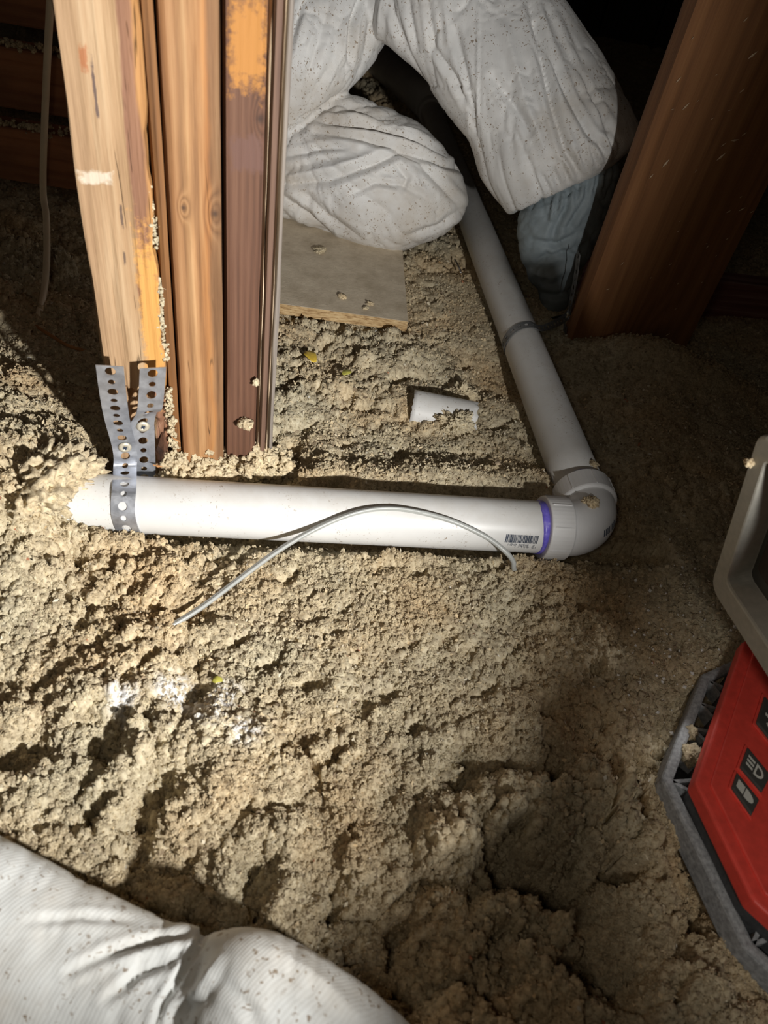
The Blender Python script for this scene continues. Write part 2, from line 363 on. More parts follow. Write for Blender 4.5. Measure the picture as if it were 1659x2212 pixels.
def insul(name='grey_brown_cellulose', flakes=False):
    t = NT(name); co = t.n('ShaderNodeNewGeometry').outputs['Position']
    base = t.noise(co, 6, 4, 0.55); fine = t.noise(co, 210, 4, 0.7); mid = t.noise(co, 55, 4, 0.65)
    f = t.math('ADD', t.math('MULTIPLY', fine, 0.65), t.math('MULTIPLY', mid, 0.35))
    if flakes:
        f = t.n('ShaderNodeAttribute', attribute_name='tint').outputs['Fac']
        col = t.ramp(f, [(0.0, (0.30, 0.235, 0.165)), (0.22, (0.54, 0.455, 0.33)), (0.55, (0.68, 0.58, 0.42)), (0.80, (0.74, 0.60, 0.40)), (0.93, (0.80, 0.73, 0.59)), (0.985, (0.74, 0.71, 0.65)), (0.993, (0.45, 0.20, 0.12)), (0.998, (0.25, 0.28, 0.34))], 'CONSTANT')
    else:
        col = t.ramp(f, [(0.33, (0.30, 0.235, 0.155)), (0.46, (0.54, 0.455, 0.32)), (0.56, (0.68, 0.59, 0.425)), (0.70, (0.80, 0.72, 0.56))])
    hue = t.ramp(base, [(0.36, (0.92, 0.95, 0.95)), (0.50, (1.0, 0.99, 0.95)), (0.66, (1.03, 0.93, 0.80))])
    col = t.mix(1.0, col, hue, 'MULTIPLY')
    if not flakes:
        # white plaster dust fallen on the clumps near the middle left
        for (qx, qy, qr) in ((-0.142, 0.314, 0.020), (-0.104, 0.321, 0.018), (-0.108, 0.299, 0.016), (-0.075, 0.287, 0.014), (-0.180, 0.294, 0.013)):
            d = t.n('ShaderNodeVectorMath', operation='DISTANCE', i_0=t.mapping(co, scale=(1, 1, 0)), i_1=(qx, qy, 0)).outputs['Value']
            m = t.math('MULTIPLY', t.ramp(d, [(qr * 0.4, 1.0), (qr * 1.25, 0.0)]), t.ramp(t.noise(co, 90, 5, 0.7), [(0.44, 0.0), (0.54, 0.95)]))
            col = t.mix(m, col, (0.90, 0.90, 0.90))
    return t.out(col, 0.95, f if not flakes else None, 0.9, 0.003, spec=0.15)
M['insul'] = insul(); M['flake'] = insul('cellulose_flakes', True)
M['glint'] = plain('white_mineral_chip', (0.95, 0.95, 0.93), 0.15, var=0.02)
M['yellow'] = plain('yellow_leaf', (0.72, 0.50, 0.06), 0.6, var=0.2, scale=200)
M['yellowgreen'] = plain('yellow_green_scrap', (0.55, 0.52, 0.10), 0.6, var=0.2, scale=200)
M['concrete'] = plain('dull_brown_board', (0.10, 0.08, 0.06), 0.9)

# ------------------------------------------------------------------ setting: floor below, back wall, roof deck
fl = mesh('floor', [(-3, -0.9, -0.16), (3, -0.9, -0.16), (3, 4.6, -0.16), (-3, 4.6, -0.16), (-3, -0.9, -0.22), (3, -0.9, -0.22), (3, 4.6, -0.22), (-3, 4.6, -0.22)],
          [(0, 1, 2, 3), (7, 6, 5, 4), (0, 4, 5, 1), (1, 5, 6, 2), (2, 6, 7, 3), (3, 7, 4, 0)], M['concrete']); tag(fl, kind='structure')

def box_geo(sx, sy, sz):
    V = [(x, y, z) for x in (0, sx) for y in (0, sy) for z in (0, sz)]
    return V, [(0, 1, 3, 2), (4, 6, 7, 5), (0, 4, 5, 1), (2, 3, 7, 6), (0, 2, 6, 4), (1, 5, 7, 3)]
wall = bpy.data.objects.new('wall_back', None); COL.objects.link(wall); wall.location = (0, 4.3, 0); tag(wall, kind='structure')
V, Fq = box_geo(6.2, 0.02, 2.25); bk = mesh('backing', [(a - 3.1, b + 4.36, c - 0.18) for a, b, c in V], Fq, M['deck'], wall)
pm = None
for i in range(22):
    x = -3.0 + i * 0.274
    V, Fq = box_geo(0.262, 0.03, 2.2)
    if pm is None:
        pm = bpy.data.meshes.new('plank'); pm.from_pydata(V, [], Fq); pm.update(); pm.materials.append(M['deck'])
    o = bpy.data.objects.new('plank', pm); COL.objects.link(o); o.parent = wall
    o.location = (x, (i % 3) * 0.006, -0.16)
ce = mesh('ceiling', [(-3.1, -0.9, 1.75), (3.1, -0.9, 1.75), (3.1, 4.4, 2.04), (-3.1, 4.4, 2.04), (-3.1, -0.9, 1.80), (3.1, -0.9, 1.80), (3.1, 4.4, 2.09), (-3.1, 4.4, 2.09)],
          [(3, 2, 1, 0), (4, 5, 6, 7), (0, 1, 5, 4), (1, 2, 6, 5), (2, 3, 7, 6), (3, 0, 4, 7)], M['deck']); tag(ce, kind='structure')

# ------------------------------------------------------------------ loose-fill insulation
PA = G(200, 1085, 0.03); PB = G(1190, 1140, 0.03); PDIR = unit(PB - PA); PDIR[2] = 0; PDIR = unit(PDIR)
PN = np.array([-PDIR[1], PDIR[0], 0])                # away from the camera, square to the first pipe
EL = PA + PDIR * ((G(1278, 1120, 0.03) - PA) @ PDIR)  # crossing of the two pipe axes
BC = np.array([-0.023, 1.006, 0.03]); BF = unit([-0.204, -0.027, 0]); BS = unit([-0.042, 0.268, 0])
WP0 = np.array([0.240, 1.069, 0.0]); WPd = unit([0.208, 0.045, 0])
LBASE = np.array([0.43, 0.32])

def ground(X, Y, fine=True):
    """Height of the insulation top and its sideways shift, in metres."""
    wx = fbm2(X * 14 + 3, Y * 14, 3, 11) * 0.018; wy = fbm2(X * 14 - 8, Y * 14 + 5, 3, 12) * 0.018
    x = X + wx; y = Y + wy
    along = (X - PA[0]) * PDIR[0] + (Y - PA[1]) * PDIR[1]
    side = (X - PA[0]) * PN[0] + (Y - PA[1]) * PN[1]
    z = 0.004 + 0.020 * fbm2(X * 5.2 + 1, Y * 5.2, 3, 1)
    z = z * sstep(2.0, 1.2, Y) + 0.0
    rough = 0.55 + 0.75 * sstep(-0.25, 0.35, fbm2(X * 4.5 + 9, Y * 4.5, 2, 2))
    rough = rough * (0.62 + 0.5 * sstep(0.15, -0.25, X)) * (0.75 + 0.65 * sstep(0.50, 0.30, Y))
    rough = np.where(Y > 0.62, rough * 0.85, rough) * (1 + 0.8 * sstep(0.40, 0.30, Y) * sstep(0.04, 0.14, X))
    # big mound over the left end of the pipe and down its near side
    mn = 0.022 * fbm2(X * 26, Y * 26, 3, 5)
    m1 = sstep(0.015, -0.045, along + mn) * np.exp(-((side + 0.01) / 0.105) ** 2)
    z = z + 0.080 * m1
    m2 = np.exp(-(((X + 0.50) / 0.13) ** 2 + ((Y - 0.60) / 0.10) ** 2)); z = z + 0.060 * m2
    # drift round the post feet, dip behind the pipe, heap at the wide post, low patch on the right
    z = z + 0.024 * np.exp(-((side - 0.058) / 0.026) ** 2) * sstep(-0.02, 0.03, along) * sstep(0.26, 0.20, along)
    z = z + 0.020 * np.exp(-((side - 0.085) / 0.035) ** 2) * sstep(0.18, 0.26, along) * sstep(0.62, 0.5, along)
    z = z + 0.050 * np.exp(-(((X - 0.37) / 0.15) ** 2 + ((Y - 1.055) / 0.05) ** 2))
    z = z + 0.022 * np.exp(-(((X + 0.18) / 0.07) ** 2 + ((Y - 0.30) / 0.06) ** 2)) + 0.030 * np.exp(-(((X + 0.07) / 0.05) ** 2 + ((Y - 0.255) / 0.045) ** 2))
    for (ax_, ay_, sx_, sy_, dp) in ((-0.123, 0.225, 0.014, 0.030, 0.034), (-0.176, 0.258, 0.016, 0.020, 0.030), (-0.236, 0.236, 0.020, 0.016, 0.026), (-0.03, 0.185, 0.016, 0.022, 0.026), (0.19, 0.235, 0.03, 0.02, 0.03), (0.235, 0.19, 0.025, 0.035, 0.03)):
        z = z - dp * sstep(1.25, 0.55, np.hypot((X + 1.2 * wx - ax_) / sx_, (Y + 1.2 * wy - ay_) / sy_) * 0.8)
    z = z - 0.012 * np.exp(-(((X + 0.10) / 0.14) ** 2 + ((Y - 0.12) / 0.05) ** 2))
    z = z - 0.030 * sstep(0.13, 0.26, X) * sstep(0.48, 0.30, Y) + 0.045 * np.exp(-(((X - 0.235) / 0.022) ** 2 + ((Y - 0.315) / 0.03) ** 2))
    lum = sstep(-0.15, 0.30, fbm2(X * 8 + 2, Y * 8 + 6, 2, 71) + 0.35 * sstep(0.05, -0.2, X) - 0.1 + 0.35 * sstep(0.40, 0.30, Y) * sstep(0.04, 0.14, X) - 0.22 * sstep(0.60, 0.75, Y))
    F1, F2, r = worley(x / 0.060, y / 0.060, 21)
    b1 = np.sqrt(np.clip(1 - (F1 / 0.85) ** 2, 0, 1)) * (0.5 + r)
    F1b, F2b, rb = worley(x / 0.026 + 7, y / 0.026, 22)
    b2 = np.sqrt(np.clip(1 - (F1b / 0.85) ** 2, 0, 1)) * (0.4 + 1.1 * rb)
    F1c, F2c, rc = worley((X + wx * 0.6) / 0.0115, (Y + wy * 0.6) / 0.0115 + 3, 23)
    b3 = np.sqrt(np.clip(1 - (F1c / 0.85) ** 2, 0, 1)) * (0.4 + 1.2 * rc)
    h = 0.017 * (b1 - 0.75) + 0.0105 * (b2 - 0.7) + 0.0075 * (0.30 + 0.9 * lum) * (b3 - 0.7)
    # crumbly tears between the lumps
    cr = np.abs(fbm2(X * 62 + 4 * wx, Y * 62, 3, 51)); h = h - 0.0075 * np.exp(-(cr / 0.055) ** 2) * sstep(-0.1, 0.3, fbm2(X * 17, Y * 17, 2, 52))
    # pits
    ca_, sa_ = math.cos(-0.9), math.sin(-0.9)
    qx = (X * ca_ - Y * sa_); qy = (X * sa_ + Y * ca_)
    jx = 0.010 * fbm2(X * 45, Y * 45, 3, 31); jy = 0.010 * fbm2(X * 45 + 7, Y * 45, 3, 32)
    P1, _, pr = worley((qx + jx) / 0.072, (qy + jy) / 0.040, 33)
    h = h - 0.026 * (0.4 + 0.6 * pr) * sstep(0.27, 0.13, P1) * (pr > 0.50)
    P2, _, pr2 = worley((qx + 0.6 * jx) / 0.034, (qy + 0.6 * jy) / 0.018, 36)
    h = h - 0.0135 * sstep(0.27, 0.12, P2) * (pr2 > 0.60)
    if fine:
        F1d, _, rd = worley(X / 0.0052, Y / 0.0052, 24)
        h = h + 0.0038 * (0.35 + lum) * (np.sqrt(np.clip(1 - (F1d / 0.85) ** 2, 0, 1)) * (0.3 + 1.3 * rd) - 0.6)
        h = h + 0.0030 * fbm2(X * 260, Y * 260, 4, 26)
    z = z + h * rough + 0.026 * (b1 - 0.75) * sstep(0.37, 0.31, Y) * sstep(0.03, 0.12, X)
    # hollows under the things that lie in it
    def under(mask, top): return np.where(mask, np.minimum(z, top), z)
    d1 = np.abs(side); z = under((d1 < 0.034) & (along > 0.012) & (along < 0.66), -0.006 - 0.02 * (d1 < 0.02))
    ex = X - EL[0]; ey = Y - EL[1]; a2 = ex * PN[0] + ey * PN[1]; s2 = np.abs(ex * PDIR[0] + ey * PDIR[1])
    z = under((s2 < 0.034) & (a2 > -0.05) & (a2 < 1.9), 0.0)
    u = (X - BC[0]) * BF[0] + (Y - BC[1]) * BF[1]; v = (X - BC[0]) * BS[0] + (Y - BC[1]) * BS[1]
    z = under((u > -0.01) & (u < 0.45) & (v > -0.012) & (v < 0.45), 0.008)
    z = under((X - LBASE[0]) ** 2 + (Y - LBASE[1]) ** 2 < 0.155 ** 2, -0.012)
    return z

NU, NV = 1060, 880
tv = np.linspace(0, 1, NV)
Yr = 0.02 * (1 - tv) + 0
Yr = 0.03 + (np.exp(tv * 3.1) - 1) / (math.exp(3.1) - 1) * 4.2
uu = np.linspace(-1, 1, NU)
ua = np.abs(uu); um = np.where(ua < 0.93, ua / 0.93, 1 + (ua - 0.93) / 0.07 * 3.0)
XX = (np.sign(uu) * um)[None, :] * (0.40 + 0.42 * np.minimum(Yr, 2.6)[:, None])
XX = np.clip(XX, -2.9, 2.9) + (0.05 - 0.02 * np.minimum(Yr, 1))[:, None]
YY = np.repeat(Yr[:, None], NU, 1)
ZZ = ground(XX, YY)
# sideways swell of the clumps: overhangs
gx = np.gradient(ZZ, axis=1) / np.maximum(np.gradient(XX, axis=1), 1e-6); gy = np.gradient(ZZ, axis=0) / np.maximum(np.gradient(YY, axis=0), 1e-6)
sw = 0.0022 / np.sqrt(1 + gx ** 2 + gy ** 2)
lat = sstep(0.0, 0.5, Yr)[:, None] * 0 + 1
XD = XX - gx * sw * lat + 0.0016 * fbm2(XX * 160, YY * 160, 2, 41)
YD = YY - gy * sw * lat + 0.0016 * fbm2(XX * 160 + 9, YY * 160, 2, 42)
GV = np.stack([XD, YD, ZZ], -1).reshape(-1, 3)
ii = np.arange(NU * NV).reshape(NV, NU)
GQ = np.stack([ii[:-1, :-1], ii[:-1, 1:], ii[1:, 1:], ii[1:, :-1]], -1).reshape(-1, 4)
ins = fast_mesh('insulation', GV, GQ, M['insul'])
tag(ins, 'lumpy grey-brown loose-fill insulation covering the whole attic floor', 'insulation', kind='stuff')
# loose paper flakes lying all over it
NF = 200000
fi = (np.sqrt(rng.rand(NF)) * 0 + rng.rand(NF) ** 1.15 * 0.80 * NV).astype(int); fj = rng.randint(0, NU, NF)
px_ = GV[ii[np.clip(fi, 0, NV - 2), fj]]
dep = np.clip(px_[:, 1] + 0.35, 0.4, 2)
Ln = (0.0011 + 0.0026 * rng.rand(NF) ** 2.2) * (0.55 + 0.45 * dep); Wn = Ln * (0.25 + 0.5 * rng.rand(NF))
th = rng.rand(NF) * 2 * np.pi; ti = (rng.rand(NF) - 0.35) * 1.5; ro = (rng.rand(NF) - 0.5) * 2.0
da = np.stack([np.cos(th) * np.cos(ti), np.sin(th) * np.cos(ti), np.sin(ti)], -1)
db = np.stack([-np.sin(th) * np.cos(ro), np.cos(th) * np.cos(ro), np.sin(ro)], -1)
cen = px_ + np.stack([rng.randn(NF) * 0.0008, rng.randn(NF) * 0.0008, 0.0004 + 0.0009 * rng.rand(NF)], -1)
q = [cen - da * Ln[:, None] - db * Wn[:, None] * 0.6, cen + da * Ln[:, None] * 0.2 - db * Wn[:, None], cen + da * Ln[:, None] + db * Wn[:, None] * 0.3, cen - da * Ln[:, None] * 0.3 + db * Wn[:, None]]
FVt = np.stack(q, 1).reshape(-1, 3)
fk = fast_mesh('loose_flakes', FVt, np.arange(NF * 4).reshape(-1, 4), M['flake'], ins, smooth=False)
at = fk.data.attributes.new('tint', 'FLOAT', 'POINT'); at.data.foreach_set('value', np.repeat(rng.rand(NF).astype(np.float32), 4))
tag(fk, kind='stuff')
# crumbs: small ragged lumps strewn over it, instanced (nobody could count them)
NC = 240000
fi = (rng.rand(NC) ** 1.1 * 0.84 * NV).astype(int); fj = (NU * (0.035 + 0.93 * rng.rand(NC))).astype(int)
cp = GV[ii[fi, fj]].copy()
gate = fbm2(cp[:, 0] * 16, cp[:, 1] * 16, 3, 61) + 0.8 * rng.rand(NC) + 0.3 * sstep(0.05, -0.15, cp[:, 0]) > 0.25
cp = cp[gate]; NC = len(cp)
cs = (0.0008 + 0.0022 * rng.rand(NC) ** 2.6) * (0.98 - 0.35 * sstep(0.50, 0.80, cp[:, 1]))
cp[:, 2] += cs * 0.35
cm_ = bpy.data.meshes.new('crumbs'); cm_.vertices.add(NC); cm_.vertices.foreach_set('co', cp.astype(np.float32).ravel())
a_ = cm_.attributes.new('size', 'FLOAT', 'POINT'); a_.data.foreach_set('value', cs.astype(np.float32)); cm_.update()
crumb = link('crumbs', cm_, M['insul'], ins); tag(crumb, kind='stuff')
ng = bpy.data.node_groups.new('strew', 'GeometryNodeTree')
ng.interface.new_socket('Geometry', in_out='INPUT', socket_type='NodeSocketGeometry'); ng.interface.new_socket('Geometry', in_out='OUTPUT', socket_type='NodeSocketGeometry')
N_ = ng.nodes.new; gi = N_('NodeGroupInput'); go = N_('NodeGroupOutput')
ico = N_('GeometryNodeMeshIcoSphere'); ico.inputs['Subdivisions'].default_value = 4; ico.inputs['Radius'].default_value = 1.0
sp = N_('GeometryNodeSetPosition'); nz = N_('ShaderNodeTexNoise'); nz.inputs['Scale'].default_value = 1.9; nz.inputs['Detail'].default_value = 4.0; nz.inputs['Roughness'].default_value = 0.75
sub = N_('ShaderNodeVectorMath'); sub.operation = 'SUBTRACT'; sub.inputs[1].default_value = (0.5, 0.5, 0.5)
scl = N_('ShaderNodeVectorMath'); scl.operation = 'SCALE'; scl.inputs['Scale'].default_value = 3.2
mat_ = N_('GeometryNodeSetMaterial'); mat_.inputs['Material'].default_value = M['insul']
iop = N_('GeometryNodeInstanceOnPoints')
rv = N_('FunctionNodeRandomValue'); rv.data_type = 'FLOAT_VECTOR'; rv.inputs[1].default_value = (6.28, 6.28, 6.28)
rs_ = N_('FunctionNodeRandomValue'); rs_.data_type = 'FLOAT_VECTOR'; rs_.inputs[0].default_value = (0.7, 0.7, 0.5); rs_.inputs[1].default_value = (1.5, 1.2, 1.1); rs_.inputs['Seed'].default_value = 3
na = N_('GeometryNodeInputNamedAttribute'); na.data_type = 'FLOAT'; na.inputs['Name'].default_value = 'size'
ms = N_('ShaderNodeVectorMath'); ms.operation = 'SCALE'
K_ = ng.links.new
K_(ico.outputs[0], sp.inputs['Geometry']); K_(nz.outputs[1], sub.inputs[0]); K_(sub.outputs[0], scl.inputs[0]); K_(scl.outputs[0], sp.inputs['Offset'])
K_(sp.outputs[0], mat_.inputs[0]); K_(gi.outputs[0], iop.inputs['Points']); K_(mat_.outputs[0], iop.inputs['Instance'])
K_(rv.outputs[0], iop.inputs['Rotation']); K_(rs_.outputs[0], ms.inputs[0]); K_(na.outputs[0], ms.inputs['Scale']); K_(ms.outputs[0], iop.inputs['Scale'])
K_(iop.outputs[0], go.inputs[0])
gm = crumb.modifiers.new('strew', 'NODES'); gm.node_group = ng

def zg(x, y): return float(ground(np.array([x * 1.0]), np.array([y * 1.0]), False)[0])

def clump(name, c, r, label, seed, squash=0.8, mat='insul'):
    """One lump of insulation: a bumpy ball."""
    bm = bmesh.new(); bmesh.ops.create_icosphere(bm, subdivisions=6 if r > 0.015 else 5 if r > 0.004 else 4, radius=1.0)
    V = np.array([v.co[:] for v in bm.verts])
    s = 2.2 + seed
    d = 1 + 0.34 * vnoise(V[:, 0] * 1.5 + s, V[:, 1] * 1.5, V[:, 2] * 1.5, 3) + 0.30 * vnoise(V[:, 0] * 3.5 + s, V[:, 1] * 3.5, V[:, 2] * 3.5, 4) + 0.22 * np.abs(vnoise(V[:, 0] * 8 + s, V[:, 1] * 8, V[:, 2] * 8, 5)) + 0.20 * vnoise(V[:, 0] * 17 + s, V[:, 1] * 17, V[:, 2] * 17, 6) + (0.10 * vnoise(V[:, 0] * 36 + s, V[:, 1] * 36, V[:, 2] * 36, 7) if r > 0.015 else 0)
    V = V * d[:, None] * np.array([r, r, r * squash])
    for v, p in zip(bm.verts, V): v.co = p
    me = bpy.data.meshes.new(name); bm.to_mesh(me); bm.free()
    o = link(name, me, M[mat], smooth=True); o.location = c
    return tag(o, label, 'insulation')

# ------------------------------------------------------------------ timbers
def timber(name, base, along, width, depth, height, mat, label, cat='post', parent=None, z0=-0.12, n=(10, 4, 60), noise=0.0008, seed=0, lean=(0, 0), cavity=None, zs=None):
    """Upright: base = front left corner in plan, along = plan direction of the front face. Local x across, z up."""
    nx, ny, nz = n
    loop = [(i / nx, 0.0) for i in range(nx)] + [(1.0, j / ny) for j in range(ny)] + [(1 - i / nx, 1.0) for i in range(nx)] + [(0.0, 1 - j / ny) for j in range(ny)]
    L = np.array(loop); K = len(L)
    zz = np.linspace(0, height, nz + 1) if zs is None else np.asarray(zs); nz = len(zz) - 1
    V = np.zeros((nz + 1, K, 3))
    V[:, :, 0] = L[None, :, 0] * width; V[:, :, 1] = L[None, :, 1] * depth; V[:, :, 2] = zz[:, None]
    P = V.reshape(-1, 3)
    edge = np.minimum(np.minimum(P[:, 0], width - P[:, 0]), np.minimum(P[:, 1], depth - P[:, 1]))
    corner = (np.minimum(P[:, 0], width - P[:, 0]) < 1e-6) & (np.minimum(P[:, 1], depth - P[:, 1]) < 1e-6)
    nd = vnoise(P[:, 0] * 120 + seed, P[:, 1] * 120, P[:, 2] * 9, 6) + 0.6 * vnoise(P[:, 0] * 300, P[:, 1] * 300 + seed, P[:, 2] * 22, 7)
    out = np.stack([np.where(P[:, 0] < 1e-6, -1, np.where(P[:, 0] > width - 1e-6, 1, 0)), np.where(P[:, 1] < 1e-6, -1, np.where(P[:, 1] > depth - 1e-6, 1, 0)), np.zeros(len(P))], -1).astype(float)
    P = P + out * (nd * noise)[:, None]
    P[corner] -= out[corner] * 0.0012
    if cavity is not None: P = cavity(P)
    d = unit([along[0], along[1], 0]); nrm = np.array([-d[1], d[0], 0])
    Fq = []
    for k in range(nz):
        for i in range(K):
            a = k * K + i; b = k * K + (i + 1) % K; Fq.append((a, b, b + K, a + K))
    me = bpy.data.meshes.new(name)
    cap = [tuple(reversed(range(K))), tuple(range(nz * K, nz * K + K))]
    me.from_pydata([tuple(p) for p in P], [], Fq + cap); me.update(); me.materials.append(mat)
    o = bpy.data.objects.new(name, me); COL.objects.link(o)
    if parent is None:
        o.location = (base[0], base[1], z0); tag(o, label, cat)
    else:
        o.parent = parent; o.location = (base[0] - parent.location[0], base[1] - parent.location[1], z0 - parent.location[2])
    o.rotation_euler = (0, 0, math.atan2(d[1], d[0]))
    return o

AZ = math.radians(24.0)
PD_ = np.array([math.cos(AZ), math.sin(AZ), 0]); PF_ = np.array([math.sin(AZ), -math.cos(AZ), 0])  # along the post faces; out towards the camera
def on_bearing(px, p0, d):
    """Where the plan line p0 + s d meets the plumb plane seen through pixel px (taken near the foot)."""
    g = G(px[0], px[1], 0.0); m = np.array([[d[0], -g[0]], [d[1], -g[1]]]); s = np.linalg.solve(m, -np.array(p0[:2]))
    return np.array([p0[0] + d[0] * s[0], p0[1] + d[1] * s[0], 0]), s[0]
A0 = G(255, 1010, 0.0); _s = lambda p: (p - PA) @ PN
A0 = A0 * ((0.0355 + PA @ PN) / (A0 @ PN)); A0[2] = 0.0            # slid along its sight line until it stands close behind the pipe
_, wA = on_bearing((374, 1000), A0, PD_)
ZT = 1.86
zs1 = np.concatenate([np.linspace(0, 0.10, 8), np.linspace(0.105, 0.36, 90), np.linspace(0.37, 0.75, 60), np.linspace(0.8, ZT, 8)])
def cav(P):
    # rotted-out hollow low in the front face and a ragged right edge
    u = P[:, 0]; z = P[:, 2]
    front = P[:, 1] < 0.004
    zc = z - 0.12
    wv = 0.004 * vnoise(u * 0 + 1.5, z * 60, None, 8) + 0.003 * vnoise(u * 0 + 4.5, z * 190, None, 9)
    cx = wA * 0.50 + wv; hw = 0.011 + 0.004 * vnoise(u * 0 + 9.1, z * 70, None, 2)
    m = np.exp(-np.abs((u - cx) / hw) ** 4) * sstep(0.0, 0.02, zc) * sstep(0.148, 0.140, zc + 0.004 * vnoise(u * 300, z * 0, None, 1))
    P = P.copy(); P[:, 1] = np.where(front, P[:, 1] + 0.020 * m + 0.0012 * m * vnoise(u * 500, z * 120, None, 3), P[:, 1])
    right = u > wA - 0.006
    P[:, 0] = np.where(right, P[:, 0] - np.clip(0.0016 * vnoise(z * 0 + 2.0, z * 34, None, 4) + 0.0010 * vnoise(z * 0 + 3.0, z * 120, None, 4), -0.001, 0.006) - 0.003 * sstep(0.16, 0.05, zc), P[:, 0])
    return P
post1 = timber('timber_post', A0, PD_, wA, 0.040, ZT, M['post_a'], 'rough-sawn tan post with mauve stripe and rotten split foot, leftmost', n=(34, 4, 60), noise=0.0011, seed=1, cavity=cav, zs=zs1)
# second post: sits proud, shows a pale orange face and a shaded side painted in darker wood
B0, _ = on_bearing((397, 1005), A0 + PF_ * 0.006, PD_)
_, wB = on_bearing((486, 990), B0, PD_)
post2 = timber('timber_post', B0, PD_, wB, 0.085, ZT, M['post_b'], 'pale orange post with shaded left side, second from the left', n=(8, 8, 60), noise=0.0006, seed=5)
shaded_side = timber('shaded_side_strip', B0 + PD_ * -0.0100 - PF_ * 0.012, PD_, 0.0096, 0.070, ZT, M['shaded_side_wood'], None, parent=post2, n=(2, 6, 50), noise=0.0004, seed=6)
shaded_side.location = (-0.0100, 0.007, 0); shaded_side.rotation_euler = (0, 0, 0)
# third post with a pale split edge on its right
C1, _ = on_bearing((489.5, 987), B0 - PF_ * 0.002, PD_)
_, wC = on_bearing((553, 990), C1, PD_)
post3 = timber('timber_post', C1, PD_, wC, 0.085, ZT, M['post_c'], 'brown smooth post with orange stain and dark knot, third from the left', n=(8, 4, 60), noise=0.0004, seed=9)
e3 = timber('split_edge', (0, 0), (1, 0), 0.0028, 0.03, ZT, M['edge_wood'], None, parent=post3, n=(2, 2, 70), noise=0.0010, seed=10)
e3.location = (wC + 0.0003, 0.0005, 0); e3.rotation_euler = (0, 0, 0)
# fourth: narrow dark strip with pale and grey edges
D1, _ = on_bearing((560, 990), C1 + PF_ * 0.001, PD_)
_, wD = on_bearing((573, 990), D1, PD_)
post4 = timber('timber_post', D1, PD_, wD, 0.085, ZT, M['post_d'], 'narrow dark brown post with pale chipped corner, rightmost of the four', n=(6, 4, 60), noise=0.0005, seed=12)
e4 = timber('split_edge', (0, 0), (1, 0), 0.0022, 0.02, ZT, M['edge_wood'], None, parent=post4, n=(2, 2, 70), noise=0.0011, seed=13)
e4.location = (wD + 0.0002, 0.001, 0); e4.rotation_euler = (0, 0, 0)
g4 = timber('grey_edge', (0, 0), (1, 0), 0.0065, 0.06, ZT, M['grey_wood'], None, parent=post4, n=(3, 3, 60), noise=0.0006, seed=14)
g4.location = (wD + 0.0026, 0.004, 0); g4.rotation_euler = (0, 0, 0)
# small bits about the posts
def on_post(px, off=0.0): return PP(px[0], px[1], A0 + PF_ * off, PF_)
ICO = {}
def ico(sub):
    if sub not in ICO:
        bm = bmesh.new(); bmesh.ops.create_icosphere(bm, subdivisions=sub, radius=1.0)
        ICO[sub] = (np.array([v.co[:] for v in bm.verts]), np.array([[v.index for v in f.verts] for f in bm.faces])); bm.free()
    return ICO[sub]
def fluff_strip(name, pts, r, label, seed, n=80):
    """A crumbly strip of insulation made of many tiny ragged lumps."""
    rr = np.random.RandomState(seed); pts = np.array(pts); Vs = []; Fs = []; nv = 0
    forms = {}
    for sub in (2, 3, 4):
        c_, f_ = ico(sub)
        for k in range(6):
            o3 = k * 7.3 + seed
            k2 = 1 + 0.45 * vnoise(c_[:, 0] * 1.7 + o3, c_[:, 1] * 1.7, c_[:, 2] * 1.7, 3) + 0.35 * vnoise(c_[:, 0] * 5 + o3, c_[:, 1] * 5, c_[:, 2] * 5, 4) + 0.25 * vnoise(c_[:, 0] * 12 + o3, c_[:, 1] * 12, c_[:, 2] * 12, 5)
            forms[sub, k] = c_ * k2[:, None]
    for s_ in np.linspace(0, len(pts) - 1.001, n * 4):
        k = int(s_); p = pts[k] + (pts[k + 1] - pts[k]) * (s_ - k) + rr.randn(3) * r * 0.5
        rad = r * (0.14 + 0.46 * rr.rand() ** 2.2)
        sub = 4 if rad > 0.004 else 3 if rad > 0.002 else 2
        q_, _ = np.linalg.qr(rr.randn(3, 3))
        Vs.append(forms[sub, rr.randint(6)] @ q_ * rad + p); Fs.append(ico(sub)[1] + nv); nv += len(Vs[-1])
    o = fast_mesh(name, np.concatenate(Vs), np.concatenate(Fs), M['insul'])
    return tag(o, label, 'insulation', kind='stuff')
fluff_strip('insulation_fluff', [on_post(p, -0.004) for p in ((318, 405), (322, 440), (330, 490), (337, 530))], 0.0032, 'grey fluff in the crack right of the leftmost post, upper strip', 1, 60)
fluff_strip('insulation_fluff', [on_post(p, -0.004) for p in ((345, 605), (350, 680), (356, 745), (358, 775))], 0.0034, 'grey fluff in the crack right of the leftmost post, middle strip', 2, 80)
fluff_strip('insulation_fluff', [on_post(p, 0.002) for p in ((362, 840), (366, 880), (371, 925), (376, 960), (378, 985))], 0.0036, 'grey fluff in the crack right of the leftmost post, lowest strip by its foot', 3, 90)
fluff_strip('insulation_fluff', [on_post(p, o_) for p, o_ in (((376, 1012), 0.006), ((420, 1014), 0.006), ((470, 1012), 0.004), ((520, 1002), 0.002), ((560, 998), 0.0), ((600, 1000), -0.004))], 0.0150, 'fluffy drift packed between the white pipe and the post feet', 4, 130)
clump('insulation_tuft', on_post((531, 915), 0.012), 0.0062, 'small pale tuft stuck low on the third post', 1.0, 0.7)
clump('insulation_tuft', on_post((552, 826), 0.010), 0.0030, 'tiny pale tuft stuck on the seam left of the narrow dark post', 5.0, 1.2)
